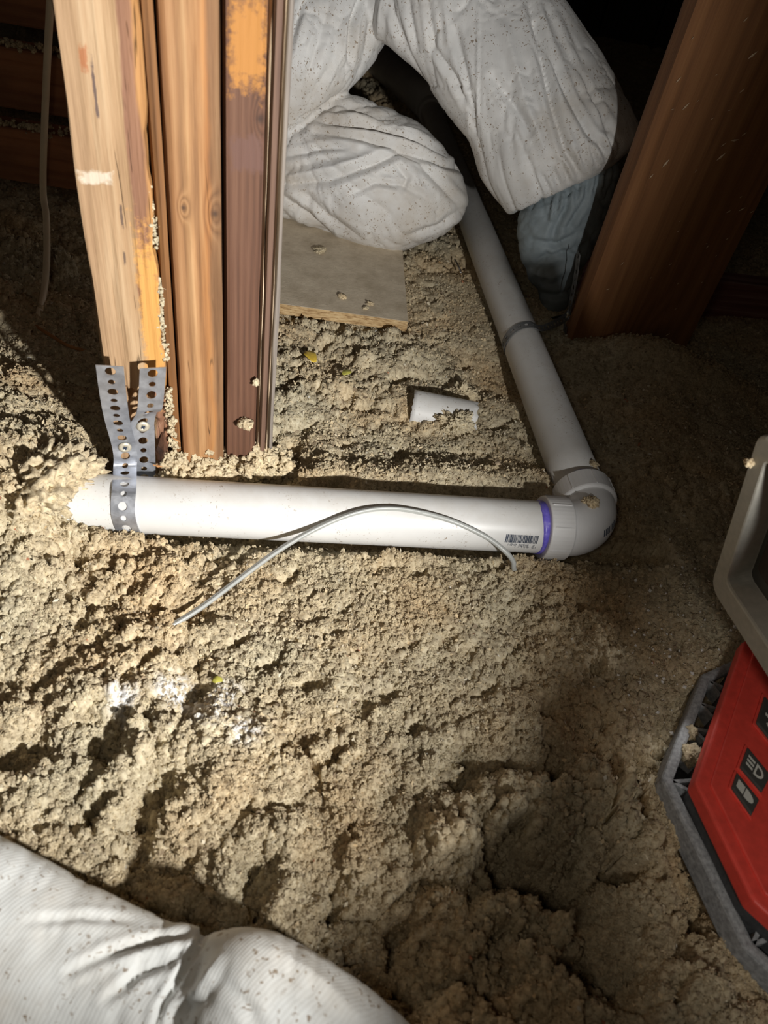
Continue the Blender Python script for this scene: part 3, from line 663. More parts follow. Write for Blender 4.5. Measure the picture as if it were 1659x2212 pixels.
# bark piece and splinters at the rotten foot
def stick(name, p0, p1, r, mat, label, cat, parent=None):
    p0 = np.array(p0); p1 = np.array(p1); d = unit(p1 - p0); a = unit(np.cross(d, [0.3, 0.2, 0.9])); b = np.cross(d, a)
    V = []; Fq = []
    for k, s in enumerate((0, 0.3, 0.7, 1)):
        rr = r * (0.35, 1, 0.85, 0.2)[k]; c = p0 + (p1 - p0) * s + a * r * 0.6 * math.sin(k * 2.1)
        V += [c + a * rr, c + b * rr * 0.5, c - a * rr, c - b * rr * 0.5]
    for k in range(3):
        for i in range(4): Fq.append((4 * k + i, 4 * k + (i + 1) % 4, 4 * k + 4 + (i + 1) % 4, 4 * k + 4 + i))
    Fq += [(3, 2, 1, 0), (12, 13, 14, 15)]
    o = mesh(name, V, Fq, mat, parent)
    if parent is None: tag(o, label, cat)
    return o
stick('wood_splinter', on_post((370, 943), 0.012), on_post((390, 957), 0.012), 0.0018, M['splinter'], 'short pale splinter lying against the shaded side of the second post', 'splinter')
stick('wood_splinter', on_post((330, 1004), 0.014), on_post((362, 1009), 0.012), 0.0020, M['splinter'], 'orange splinter lying at the foot of the leftmost post', 'splinter')
stick('bark_piece', on_post((348, 1000), 0.004), on_post((352, 935), 0.002), 0.0120, M['post_c'], 'dark brown bark strip standing at the foot of the leftmost post', 'bark')
# wide post on the right
post5 = timber('timber_post', WP0, WPd, 0.202, 0.040, ZT, M['post_w'], 'wide red-brown upright plank with a knot, right of the grey pipe', n=(14, 4, 50), noise=0.0005, seed=20)
for k in range(46):   # pale chips of overspray stuck on its face
    u = rng.rand() * 0.19 + 0.006; z = 0.05 + rng.rand() * 0.50
    p = np.array([u, -0.0012, z + 0.12]); L_ = 0.0018 + 0.005 * rng.rand() ** 2.5; ang = 0.9 + rng.randn() * 0.25
    d = np.array([math.cos(ang), 0, math.sin(ang)]); e = np.array([-d[2], 0, d[0]])
    V = [p - d * L_, p + e * L_ * 0.22, p + d * L_ * 1.3, p - e * L_ * 0.3, p + np.array([0, -0.0012, 0])]
    o = mesh('pale_fleck', V, [(0, 3, 4), (3, 2, 4), (2, 1, 4), (1, 0, 4)], M['edge_wood']); o.parent = post5

# ------------------------------------------------------------------ dark horizontal boards, left background
bd = unit([1, math.tan(math.radians(7)), 0])
for k, (zb, zt, yo, lab) in enumerate(((0.122, 0.196, 0.0, 'lowest of the three dark horizontal boards behind the leftmost post'),
                                        (0.214, 0.290, 0.020, 'middle one of the three dark horizontal boards behind the leftmost post'),
                                        (0.312, 0.392, 0.040, 'topmost of the three dark horizontal boards behind the leftmost post'))):
    V, Fq = box_geo(1.30, 0.045, zt - zb)
    o = mesh('timber_board', V, Fq, M['beam']); o.location = (-1.62, 0.885 + yo, zb); o.rotation_euler = (0, 0, math.atan2(bd[1], bd[0]))
    bevel(o, 0.003, 2); tag(o, lab, 'board')
    base = np.array([-1.62, 0.885 + yo, zt])
    if k < 2:
        pts = [base + bd * s + np.array([0, 0.006, 0.003]) for s in np.linspace(0.75, 1.22, 8)]
        fluff_strip('insulation_fluff', pts, 0.0065, ('pale fluff lying along the top of the lowest dark board', 'thin fluff lying along the top of the middle dark board')[k], 30 + k, 110)
# hidden upright that carries the boards
hid = timber('hidden_upright_1', (-0.360, 0.775), (1, 0.12), 0.05, 0.09, ZT, M['beam'], None, None, n=(4, 4, 8), seed=44); tag(hid, kind='structure')
# maroon beam, right background
mb = G(1480, 700, 0.0)
V, Fq = box_geo(1.6, 0.05, 0.24)
o = mesh('timber_joist', V, Fq, M['maroon']); o.location = (0.28, 1.262, -0.17); o.rotation_euler = (0, 0, math.radians(12.3)); bevel(o, 0.004)
tag(o, 'dusty maroon horizontal beam behind the wide red-brown plank', 'beam')

# ------------------------------------------------------------------ tubes and ribbons
def catmull(pts, n):
    P = np.array(pts, float); P = np.vstack([2 * P[0] - P[1], P, 2 * P[-1] - P[-2]]); out = []
    for i in range(1, len(P) - 2):
        for t in np.linspace(0, 1, n, endpoint=False):
            a, b, c, d = P[i - 1:i + 3]
            out.append(0.5 * ((2 * b) + (c - a) * t + (2 * a - 5 * b + 4 * c - d) * t * t + (3 * b - a - 3 * c + d) * t ** 3))
    out.append(P[-2]); return np.array(out)
def tube_geo(path, rad, k=16, cap=True, up=(0, 0, 1)):
    path = np.asarray(path, float); n = len(path); rad = np.broadcast_to(rad, (n,))
    T = np.gradient(path, axis=0); T /= np.linalg.norm(T, axis=1)[:, None]
    a = np.cross(T[0], up); a = unit(a) if np.linalg.norm(a) > 1e-3 else unit(np.cross(T[0], (1, 0, 0)))
    V = []; Fq = []
    for i in range(n):
        a = unit(a - T[i] * (a @ T[i])); b = np.cross(T[i], a)
        for j in range(k):
            t = 2 * math.pi * j / k; V.append(path[i] + rad[i] * (math.cos(t) * a + math.sin(t) * b))
    for i in range(n - 1):
        for j in range(k): Fq.append((i * k + j, i * k + (j + 1) % k, (i + 1) * k + (j + 1) % k, (i + 1) * k + j))
    if cap: Fq += [tuple(reversed(range(k))), tuple(range((n - 1) * k, n * k))]
    return V, Fq
def tube(name, path, rad, mat, parent=None, k=16, cap=True):
    V, Fq = tube_geo(path, rad, k, cap); o = mesh(name, V, Fq, mat, parent)
    o.data.polygons.foreach_set('use_smooth', [len(f) == 4 for f in Fq]); return o

# ------------------------------------------------------------------ the white pipe run
PR = 0.030
run = empty('drain_pipe', tuple(EL), 'white plastic drain pipe run with an elbow, lying on the insulation', 'pipe')
p_start = PA - PDIR * 0.16
p_end = EL - PDIR * 0.052
tube('pipe', [p_start + (p_end - p_start) * s for s in np.linspace(0, 1, 24)], PR, M['pvc'], run, 48)
q0 = EL + PN * 0.050; far = G(958, 238, 0.03); qend = EL + PN * ((far - EL) @ PN)
tube('pipe', [q0 + (qend - q0) * s for s in np.linspace(0, 1, 24)], PR, M['pvc'], run, 48)
# elbow: sweep plus two hubs with mould ribs
rb = 0.040
arc = []
ca = EL - PDIR * rb + PN * rb
for t in np.linspace(0, math.pi / 2, 17): arc.append(ca + rb * (math.sin(t) * PDIR - math.cos(t) * PN))
elb = tube('elbow', [EL - PDIR * 0.052] + arc + [EL + PN * 0.052], 0.0322, M['pvc_fit'], run, 40)
def hub(c0, d, L):
    prof = [(0, 0.0302), (0.0005, 0.0352), (0.0015, 0.0362), (L - 0.002, 0.0365), (L, 0.0352), (L + 0.0005, 0.0322)]
    V, Fq = tube_geo([c0 + d * a for a, _ in prof], [r for _, r in prof], 48, True)
    o = mesh('elbow_hub', V, Fq, M['pvc_fit'], run); bevel(o, 0.0006)
    up = np.array([0, 0, 1.0]); s = np.cross(d, up)
    for t in np.linspace(0, 2 * math.pi, 8, endpoint=False):
        rdir = math.cos(t) * up + math.sin(t) * s; tdir = np.cross(d, rdir); c = c0 + rdir * 0.0362
        bx = [c + d * (0.004 + (L - 0.007) * i) + tdir * 0.0007 * j + rdir * 0.0009 * k for i in (0, 1) for j in (-1, 1) for k in (-1, 1)]
        rib = mesh('rib', bx, [(0, 1, 3, 2), (4, 6, 7, 5), (0, 4, 5, 1), (2, 3, 7, 6), (0, 2, 6, 4), (1, 5, 7, 3)], M['pvc_fit'])
        rib.parent = o
    return o
h1 = hub(EL - PDIR * 0.068, PDIR, 0.029)
h2 = hub(EL + PN * 0.068, -PN, 0.029)
def band(c0, d, w0, rr, wob, seed):
    rs = np.random.RandomState(seed); k = 48; V = []; Fq = []
    up = np.array([0, 0, 1.0]); s = np.cross(d, up)
    for j in range(k):
        t = 2 * math.pi * j / k; rd = math.cos(t) * up + math.sin(t) * s
        wj = w0 * (1 + wob * math.sin(t * 2 + seed) + 0.15 * rs.rand())
        V += [c0 + rd * rr, c0 - d * wj + rd * rr]
    for j in range(k): a = 2 * j; b = 2 * ((j + 1) % k); Fq.append((a, a + 1, b + 1, b))
    o = solidify(mesh('primer_band', V, Fq, M['primer'], run, True), 0.0004); o['label'] = 'purple primer smear'; return o
band(EL - PDIR * 0.068, PDIR, 0.0062, PR + 0.0003, 0.35, 1)
band(EL + PN * 0.068, -PN, 0.0040, PR + 0.0003, 0.3, 2)
# printed bar codes and digits
def on_pipe(c, d, up_s, t, a, r=PR + 0.0003):
    """Point on the pipe skin: a along axis, t angle from the top towards the camera side."""
    return c + d * a + r * (math.cos(t) * np.array([0, 0, 1.0]) + math.sin(t) * up_s)
camside = -PN
def px_to_pipe(px, py):
    d = ray(px, py); best = None                     # nearest skin point along the sight line
    o = C0 - EL; dd = d - PDIR * (d @ PDIR); oo = o - PDIR * (o @ PDIR)
    a = dd @ dd; b = 2 * dd @ oo; c = oo @ oo - PR * PR; disc = b * b - 4 * a * c
    s = (-b - math.sqrt(max(disc, 0))) / (2 * a); p = C0 + d * s; v = p - EL
    return v @ PDIR, math.atan2(v @ camside, v[2])
aL, tU = px_to_pipe(1094, 1154); aR, _ = px_to_pipe(1165, 1157); _, tD = px_to_pipe(1130, 1173); aL2, _ = px_to_pipe(1090, 1171)
V = []; Fq = []
rs = np.random.RandomState(5); x = 0.0
pat = []
while x < 1: wbar = rs.choice([0.012, 0.02, 0.03]); pat.append((x, min(1, x + wbar))); x += wbar + rs.choice([0.010, 0.016, 0.022])
for (s0, s1) in pat:
    b0 = len(V)
    for t in np.linspace(tU, tD, 5):
        sk = (t - tU) / (tD - tU) * (aL2 - aL)
        for s in (s0, s1): V.append(on_pipe(EL, PDIR, camside, t, aL + sk + (aR - aL) * s))
    for i in range(4): Fq.append((b0 + 2 * i, b0 + 2 * i + 1, b0 + 2 * i + 3, b0 + 2 * i + 2))
solidify(mesh('bar_code', V, Fq, M['ink'], run), 0.00015)['label'] = 'black bar code printed on the pipe'
SEG = {'0': 'abcdef', '1': 'bc', '2': 'abged', '4': 'fgbc', '6': 'afgedc', '7': 'abc', '8': 'abcdefg', '9': 'abfgcd', '3': 'abgcd'}
SPOS = {'a': ((0, 0), (1, 0)), 'b': ((1, 0), (1, 1)), 'c': ((1, 1), (1, 2)), 'd': ((0, 2), (1, 2)), 'e': ((0, 1), (0, 2)), 'f': ((0, 0), (0, 1)), 'g': ((0, 1), (1, 1))}
def digits(text, a0, a1, t0, t1, name):
    V = []; Fq = []; n = len(text); cw = (a1 - a0) / n
    for i, ch in enumerate(text):
        if ch not in SEG: continue
        for sg in SEG[ch]:
            (u0, v0), (u1, v1) = SPOS[sg]
            q_ = [np.array([u0, v0 / 2]), np.array([u1, v1 / 2])]
            e = 0.09
            lo = np.minimum(q_[0], q_[1]) - [e, e * 0.8]; hi = np.maximum(q_[0], q_[1]) + [e, e * 0.8]
            b0 = len(V)
            for (u, v) in ((lo[0], lo[1]), (hi[0], lo[1]), (hi[0], hi[1]), (lo[0], hi[1])):
                V.append(on_pipe(EL, PDIR, camside, t0 + (t1 - t0) * v, a0 + cw * (i + 0.15 + 0.6 * u)))
            Fq.append((b0, b0 + 1, b0 + 2, b0 + 3))
    return solidify(mesh(name, V, Fq, M['ink'], run), 0.00012)
dT = (tD - tU)
digits('11942 02942  0', aL + (aL2 - aL) * 1.2 + 0.003, aR - 0.002, tD + dT * 0.18, tD + dT * 0.45, 'printed_digits')
digits('1 1 7 012 101', aL + 0.012, aR, tD + dT * 0.52, tD + dT * 0.74, 'printed_digits')
# print on the outside of the elbow
V = []; Fq = []
for k in range(9):
    t0 = 0.60 + k * 0.05
    for (r0, r1) in ((1.05, 1.30),):
        b0 = len(V)
        for (tt, ph) in ((t0, r0), (t0 + 0.022, r0), (t0 + 0.022, r1), (t0, r1)):
            c = ca + rb * (math.sin(tt) * PDIR - math.cos(tt) * PN); outw = unit(c - ca)
            V.append(c + 0.0325 * (math.cos(ph) * np.array([0, 0, 1]) + math.sin(ph) * outw))
        Fq.append((b0, b0 + 1, b0 + 2, b0 + 3))
solidify(mesh('elbow_print', V, Fq, M['ink'], run), 0.00015)
# far end: coupling and a wider length turning left
fd = unit(G(820, 118, 0.06) - G(925, 215, 0.05)); fd[2] = 0.0; fd = unit(fd)
f0 = qend + np.array([0, 0, 0.012]) - PN * 0.01
tube('far_pipe', [f0 + fd * s for s in np.linspace(0, 1.1, 12)], 0.046, M['pvc_fit'], run, 32)
tube('coupling', [qend - PN * 0.05 + PN * s for s in np.linspace(0, 0.06, 5)], 0.036, M['pvc'], run, 32)
# tufts on the run
clump('insulation_tuft', EL + np.array([-0.016, 0.008, 0.033]), 0.0075, 'brown tuft sitting on top of the pipe elbow', 2.0, 0.5)
clump('insulation_tuft', EL + PN * 0.088 + np.array([0.012, 0, 0.028]), 0.0055, 'brown tuft on the pipe just beyond the elbow', 3.0, 0.5)

clump('insulation_clump', PA + PDIR * -0.050 + np.array([0, 0, 0.014]), 0.050, 'big pale insulation lump burying the left end of the white pipe', 9.0, 0.9)

# ------------------------------------------------------------------ perforated hanger straps
def strap(name, ctrl, width, pitch, mat, label, hole=(0.0046, 0.0031), parent=None, phase=0, ctrl_n=10):
    """ctrl: list of (point, width direction). Ribbon with alternating large and small round holes."""
    P = catmull([c[0] for c in ctrl], ctrl_n); Wd = catmull([unit(c[1]) for c in ctrl], ctrl_n)
    L = np.concatenate([[0], np.cumsum(np.linalg.norm(np.diff(P, axis=0), axis=1))])
    def at(s):
        s = min(max(s, 0), L[-1])
        return np.array([np.interp(s, L, P[:, i]) for i in range(3)]), unit([np.interp(s, L, Wd[:, i]) for i in range(3)])
    V = []; Fq = []
    def add(u, v):
        p, wv = at(u); V.append(p + wv * v); return len(V) - 1
    ncell = int(L[-1] / pitch); ku = 4; kv = 4
    n16 = 4 * ku
    for c in range(ncell):
        u0 = c * pitch; r = hole[(c + phase) % 2]
        ring = []; inn = []
        for k in range(n16):
            sd, f = divmod(k, ku); f = f / ku
            if sd == 0: u, v = -0.5 + f, -0.5
            elif sd == 1: u, v = 0.5, -0.5 + f
            elif sd == 2: u, v = 0.5 - f, 0.5
            else: u, v = -0.5, 0.5 - f
            ring.append(add(u0 + pitch * (u + 0.5), v * width))
            a = math.atan2(v, u); inn.append(add(u0 + pitch * 0.5 + r * math.cos(a), r * math.sin(a)))
        mid = []
        for k in range(n16):
            j = (k + 1) % n16; Fq.append((ring[k], ring[j], inn[j], inn[k]))
    bmm = bmesh.new(); bv = [bmm.verts.new(v) for v in V]
    for f in Fq: bmm.faces.new([bv[i] for i in f])
    bmesh.ops.remove_doubles(bmm, verts=bmm.verts, dist=0.0002)
    me = bpy.data.meshes.new(name); bmm.to_mesh(me); bmm.free()
    o = link(name, me, mat, parent, smooth=False); solidify(o, 0.0008)
    if label: tag(o, label, 'strap')
    return o
def screw(px, p0, nrm, r, parent):
    nrm = unit(nrm); p = np.array(p0); a = unit(np.cross(nrm, [0, 0, 1])); b = np.cross(nrm, a); k = 20
    V = []; Fq = []
    for (rr, h) in ((0.30 * r, -0.004), (0.4 * r, 0.0002), (1.0 * r, 0.0004), (1.0 * r, 0.0009), (0.72 * r, 0.0018), (0.45 * r, 0.0020), (0.30 * r, 0.0009)):
        for j in range(k): t = 2 * math.pi * j / k; V.append(p + nrm * h + rr * (math.cos(t) * a + math.sin(t) * b))
    for i in range(6):
        for j in range(k): Fq.append((i * k + j, i * k + (j + 1) % k, (i + 1) * k + (j + 1) % k, (i + 1) * k + j))
    Fq += [tuple(range(6 * k, 7 * k)), tuple(reversed(range(k)))]
    o = mesh('screw', V, Fq, M['screw'], None, True)
    o.parent = parent
    for t in (0.4, 0.4 + math.pi / 2):
        d = math.cos(t) * a + math.sin(t) * b; e = np.cross(nrm, d)
        bx = [p + nrm * (0.0019 + 0.0004 * k_) + d * 0.34 * r * i + e * 0.10 * r * j for i in (-1, 1) for j in (-1, 1) for k_ in (-1, 1)]
        c_ = mesh('screw_slot', bx, [(0, 1, 3, 2), (4, 6, 7, 5), (0, 4, 5, 1), (2, 3, 7, 6), (0, 2, 6, 4), (1, 5, 7, 3)], M['ink']); c_.parent = o
    return o
W = PD_
pw = unit(PDIR)
cxp = (px_to_pipe(266, 1090)[0])
def pipe_pt(t, da=0.0, r=PR + 0.0012): return EL + PDIR * (cxp + da) + r * (math.cos(t) * np.array([0, 0, 1.0]) + math.sin(t) * camside)
ctrl = [(on_post((237, 790), 0.034), W + np.array([0, 0, -0.10])), (on_post((244, 850), 0.028), W + np.array([0, 0, -0.06])), (on_post((253, 905), 0.014), W + np.array([0, 0, -0.10])),
        (on_post((266, 955), 0.0030), W), (on_post((271, 985), 0.0036), W), (on_post((270, 1012), 0.0075), W),
        (pipe_pt(0.30, 0.000, PR + 0.0035), pw), (pipe_pt(0.95, 0.000), pw), (pipe_pt(1.5, 0.002), pw), (pipe_pt(2.05, 0.005), pw), (pipe_pt(2.7, 0.008), pw), (pipe_pt(3.4, 0.010), pw), (pipe_pt(-2.2, 0.014), pw),
        (on_post((312, 1036), 0.0030), W), (on_post((311, 1000), 0.0028), W), (on_post((308, 930), 0.0028), W), (on_post((307, 915), 0.0030), W), (on_post((313, 898), 0.006), W + np.array([0, 0, 0.25])), (on_post((323, 885), 0.020), W + np.array([0, 0, 0.05])), (on_post((328, 840), 0.022), W), (on_post((331, 783), 0.025), W + np.array([0, 0, 0.05]))]
st1 = strap('hanger_strap', ctrl, 0.0232, 0.0128, M['galv'], 'shiny perforated steel strap looped round the pipe and screwed to the leftmost post')
screw(None, on_post((270, 966), 0.0042), PF_, 0.0064, st1)
screw(None, on_post((309, 921), 0.0040), PF_, 0.0064, st1)
# second strap: round the far pipe length to the wide post
a2 = (G(1140, 718, 0.05) - EL) @ PN
def pipe2(t, da=0.0, r=PR + 0.0012): return EL + PN * (a2 + da) + r * (math.cos(t) * np.array([0, 0, 1.0]) + math.sin(t) * -PDIR)
pnl = unit([-WPd[1], WPd[0], 0])    # away from camera
def wp(px, off=0.003):  # on the left (narrow) side of the wide post
    return PP(px[0], px[1], WP0 - WPd * off, WPd)
wd2 = PN * 0.9 + np.array([0, 0, 0.25])
ctrl2 = [(wp((1250, 545), 0.016), pnl), (wp((1243, 600), 0.008), pnl), (wp((1232, 655), 0.004), pnl + np.array([0, 0, 0.1])), (wp((1224, 684), 0.004), wd2),
         (pipe2(-0.9, 0.012, PR + 0.008), PN), (pipe2(-0.2, 0.006), PN), (pipe2(0.5, 0.0), PN), (pipe2(1.2, -0.004), PN), (pipe2(1.9, -0.004), PN), (pipe2(2.9, 0.0), PN), (pipe2(-2.2, 0.006), PN),
         (wp((1212, 740), 0.004), pnl), (wp((1222, 700), 0.003), pnl)]
st2 = strap('hanger_strap', ctrl2, 0.018, 0.0125, M['galv_dark'], 'dull dark perforated strap tying the far pipe to the wide plank', hole=(0.0036, 0.0026))
screw(None, wp((1226, 681), 0.0065), -WPd, 0.0045, st2)

# ------------------------------------------------------------------ wires and cable
wp_pts = [G(312, 1386, 0.010), G(345, 1366, 0.016), G(430, 1315, 0.022), G(520, 1248, 0.034), G(600, 1190, 0.046), G(680, 1143, 0.058), G(760, 1110, 0.067), G(830, 1098, 0.070), G(900, 1105, 0.068), G(980, 1127, 0.062), G(1050, 1160, 0.052), G(1090, 1190, 0.040), G(1108, 1212, 0.028), G(1110, 1228, 0.018), G(1118, 1252, -0.004)]
def pipe_skin(px, py, r):
    d = ray(px, py); o = C0 - EL; dd = d - PDIR * (d @ PDIR); oo = o - PDIR * (o @ PDIR)
    a = dd @ dd; b = 2 * dd @ oo; c = oo @ oo - r * r; return C0 + d * ((-b - math.sqrt(max(b * b - 4 * a * c, 0))) / (2 * a))
for k_, (x_, y_) in {5: (680, 1143), 6: (760, 1110), 7: (830, 1098), 8: (900, 1105), 9: (980, 1127), 10: (1050, 1160)}.items(): wp_pts[k_] = pipe_skin(x_, y_, PR + (0.0095, 0.006, 0.0045, 0.0050, 0.007, 0.010)[k_ - 5])
wp_pts[4] = G(600, 1190, 0.034); wp_pts[3] = G(520, 1248, 0.026); wp_pts[11] = G(1090, 1190, 0.038)
wire = tube('grey_wire', catmull(wp_pts, 8), 0.0028, M['wire'], None, 12)
tag(wire, 'thin grey plastic wire arching over the white pipe in front of its bar code', 'wire')
s2 = [p + np.array([0.0012, -0.0012, 0.0018]) for p in catmull(wp_pts, 8)[4:66]]
tube('sheath_ridge', s2, 0.0018, M['wire'], wire, 8)
cb = [(-0.500, 0.985, 0.45), (-0.545, 0.985, 0.26), PY(93, 400, 0.985), PY(100, 470, 0.965), PY(101, 560, 0.93), PY(95, 630, 0.895), G(84, 680, 0.01), G(76, 715, -0.02)]
cab = tube('cream_cable', catmull(cb, 8), 0.0047, M['cable'], None, 14)
tag(cab, 'cream coloured cable hanging from dark boards into the insulation at far left', 'cable')
tw = tube('brown_twig', catmull([G(78, 705, 0.012), G(110, 725, 0.016), G(150, 748, 0.014), G(205, 762, 0.004)], 6), [0.0022] * 19, M['splinter'], None, 8)
tag(tw, 'thin brown twig lying from the foot of the cream cable', 'twig')
tie = tube('wire_clip', catmull([G(982, 560, 0.010), G(990, 575, 0.014), G(996, 590, 0.008)], 5), 0.0016, M['wire_core'], None, 8)
tag(tie, 'tiny shiny steel wire clip lying left of the far pipe', 'clip')

# ------------------------------------------------------------------ off-cut of pipe
oa = G(888, 886, 0.004); ob = G(1022, 912, 0.004); od = unit(ob - oa); on_ = unit(np.cross([0, 0, 1], od))
V = []; Fq = []; K = 26; NL = 14; Ltot = np.linalg.norm(ob - oa)
for i in range(NL + 1):
    for j in range(K + 1):
        t = math.radians(-118 + 236 * j / K)
        s = i / NL
        if i == NL: s += 0.020 * math.sin(j * 1.9) + 0.08 * (j / K - 0.5)
        if i == 0: s += 0.010 * math.sin(j * 2.7)
        V.append(oa + od * Ltot * s + 0.0285 * (math.cos(t) * np.array([0, 0, 1]) - math.sin(t) * on_))
for i in range(NL):
    for j in range(K): a = i * (K + 1) + j; Fq.append((a, a + 1, a + K + 2, a + K + 1))
oc = mesh('pipe_offcut', V, Fq, M['pvc'], None, True); solidify(oc, 0.0036, -1)
tag(oc, 'short broken white pipe scrap half buried in the insulation', 'pipe scrap')
clump('insulation_clump', G(985, 918, 0.012), 0.022, 'brown insulation clump lapping over the broken pipe scrap', 4.0, 0.8)
clump('insulation_clump', G(998, 860, 0.0), 0.020, 'brown insulation clump just behind the broken pipe scrap', 6.0, 0.8)

# ------------------------------------------------------------------ particle board
V = []
for z in (0.030, 0.012):
    for (u, v) in ((0, 0), (0.42, 0), (0.42, 0.42), (0, 0.42)): V.append(np.array([BC[0], BC[1], z]) + BF * u + BS * v)
bo = mesh('particle_board', V, [(3, 2, 1, 0), (4, 5, 6, 7)], M['particle']); tag(bo, 'dusty square of particle board lying under the white coverall knee', 'board')
bo.data.materials.append(M['chip_edge'])
bmb = bmesh.new(); bmb.from_mesh(bo.data); bmb.verts.ensure_lookup_table()
for (a, b, c, d) in ((0, 1, 5, 4), (1, 2, 6, 5), (2, 3, 7, 6), (3, 0, 4, 7)):
    f = bmb.faces.new([bmb.verts[i] for i in (a, b, c, d)]); f.material_index = 1
bmesh.ops.recalc_face_normals(bmb, faces=bmb.faces); bmb.to_mesh(bo.data); bmb.free(); bevel(bo, 0.0012)
for k, (px, py, r) in enumerate(((740, 640, 0.006), (800, 655, 0.005), (690, 540, 0.010), (790, 665, 0.004))):
    clump('insulation_crumb', G(px, py, 0.032), r, ('brown crumb near the front edge of the particle board', 'right-hand crumb near the front corner of the particle board', 'flat clump on the particle board left of the knee', 'smallest crumb near the front corner of the particle board')[k], 7.0 + k, 0.45)

# ------------------------------------------------------------------ person kneeling in white coveralls
def chord_loft(ch, n=36, thick=0.8, cap=True):
    """ch: list of (point A, point B, thickness factor): closed rings whose diameter is A-B."""
    V = []; Fq = []
    for (a, b, tk) in ch:
        a = np.array(a); b = np.array(b); c = (a + b) / 2; h = (b - a) / 2; view = unit(c - C0); hd = unit(h)
        dpt = unit(view - hd * (view @ hd)) * np.linalg.norm(h) * tk
        for j in range(n): t = 2 * math.pi * j / n; V.append(c + h * math.cos(t) + dpt * math.sin(t))
    m = len(ch)
    for i in range(m - 1):
        for j in range(n): Fq.append((i * n + j, i * n + (j + 1) % n, (i + 1) * n + (j + 1) % n, (i + 1) * n + j))
    if cap: Fq += [tuple(reversed(range(n))), tuple(range((m - 1) * n, m * n))]
    return V, Fq
def refine(ch, k):
    out = []
    A = catmull([c[0] for c in ch], k); B = catmull([c[1] for c in ch], k); T = np.interp(np.linspace(0, len(ch) - 1, len(A)), range(len(ch)), [c[2] for c in ch])
    return [(A[i], B[i], T[i]) for i in range(len(A))]
def fuse(lofts, voxel, smooth=4):
    """Joins closed lofts into one continuous skin."""
    bm = bmesh.new()
    for V, Fq in lofts:
        bv = [bm.verts.new(tuple(v)) for v in V]
        for f in Fq: bm.faces.new([bv[i] for i in f])
    bmesh.ops.recalc_face_normals(bm, faces=bm.faces)
    me = bpy.data.meshes.new('tmp'); bm.to_mesh(me); bm.free()
    o = bpy.data.objects.new('tmp', me); COL.objects.link(o)
    r = o.modifiers.new('r', 'REMESH'); r.mode = 'VOXEL'; r.voxel_size = voxel
    s = o.modifiers.new('s', 'SMOOTH'); s.iterations = smooth; s.factor = 0.5
    dg = bpy.context.evaluated_depsgraph_get(); ev = o.evaluated_get(dg); m2 = bpy.data.meshes.new_from_object(ev)
    bpy.data.objects.remove(o); bpy.data.meshes.remove(me)
    return m2
def wrinkle(me, folds, n1=0.003, n2=0.0014, s1=22, s2=60, seed=0, polar=None):
    N = len(me.vertices); P = np.empty(N * 3); me.vertices.foreach_get('co', P); P = P.reshape(-1, 3)
    Nn = np.empty(N * 3); me.vertices.foreach_get('normal', Nn); Nn = Nn.reshape(-1, 3)
    if polar is None: A1, A2, A3 = P[:, 0], P[:, 1], P[:, 2]
    else: A1, A2, A3 = polar(P)
    w1 = fbm2(A1 * 9 + 3, A3 * 9 + A2 * 5, 3, seed + 1) * 0.05
    r1 = np.abs(fbm2((A1 + w1) * s1, (A3 + A2 * 0.6 - w1) * s1, 3, seed + 2)); r2 = np.abs(fbm2((A1 - w1) * s2, (A3 + A2 * 0.6 + w1) * s2, 3, seed + 5))
    r3 = np.abs(fbm2(P[:, 0] * s2 * 0.8 + 5, (P[:, 2] + P[:, 1] * 0.6) * s2 * 0.8, 3, seed + 8))
    gate = sstep(-0.25, 0.3, fbm2(P[:, 0] * 11, (P[:, 2] + P[:, 1] * 0.5) * 11, 2, seed + 9))
    D = n1 * (np.exp(-(r1 / 0.10)) * -1.6 + r1 * 1.2) - n2 * np.exp(-(r2 / 0.09)) * 1.6 * (0.3 + gate) - n2 * 1.3 * np.exp(-(r3 / 0.08)) * gate
    u, v = proj(P); front = ((C0 - P) * Nn).sum(1) > 0
    for (pl_, amp, wid) in folds:
        pl2 = np.array(pl_, float); best = np.full(N, 1e9); tt = np.zeros(N); sg = np.zeros(N); tot = len(pl2) - 1
        for i in range(tot):
            a = pl2[i]; b = pl2[i + 1]; d = b - a; L2 = d @ d
            t = np.clip(((u - a[0]) * d[0] + (v - a[1]) * d[1]) / L2, 0, 1)
            ex = u - a[0] - d[0] * t; ey = v - a[1] - d[1] * t
            ds = np.hypot(ex, ey); nw = ds < best; best = np.where(nw, ds, best); tt = np.where(nw, (i + t) / tot, tt)
            sg = np.where(nw, np.sign(ex * d[1] - ey * d[0]), sg)
        fade = np.sin(np.pi * np.clip(tt * 0.9 + 0.05, 0, 1)) ** 0.5
        x = best / wid
        prof = 1.15 * np.exp(-x * 1.25) - 0.42 * np.exp(-((x - 2.0) / 0.9) ** 2)
        D = D + np.where(front, amp * prof * fade, 0)
    P = P + Nn * D[:, None]
    me.vertices.foreach_set('co', P.ravel()); me.update()
    me.polygons.foreach_set('use_smooth', [True] * len(me.polygons))

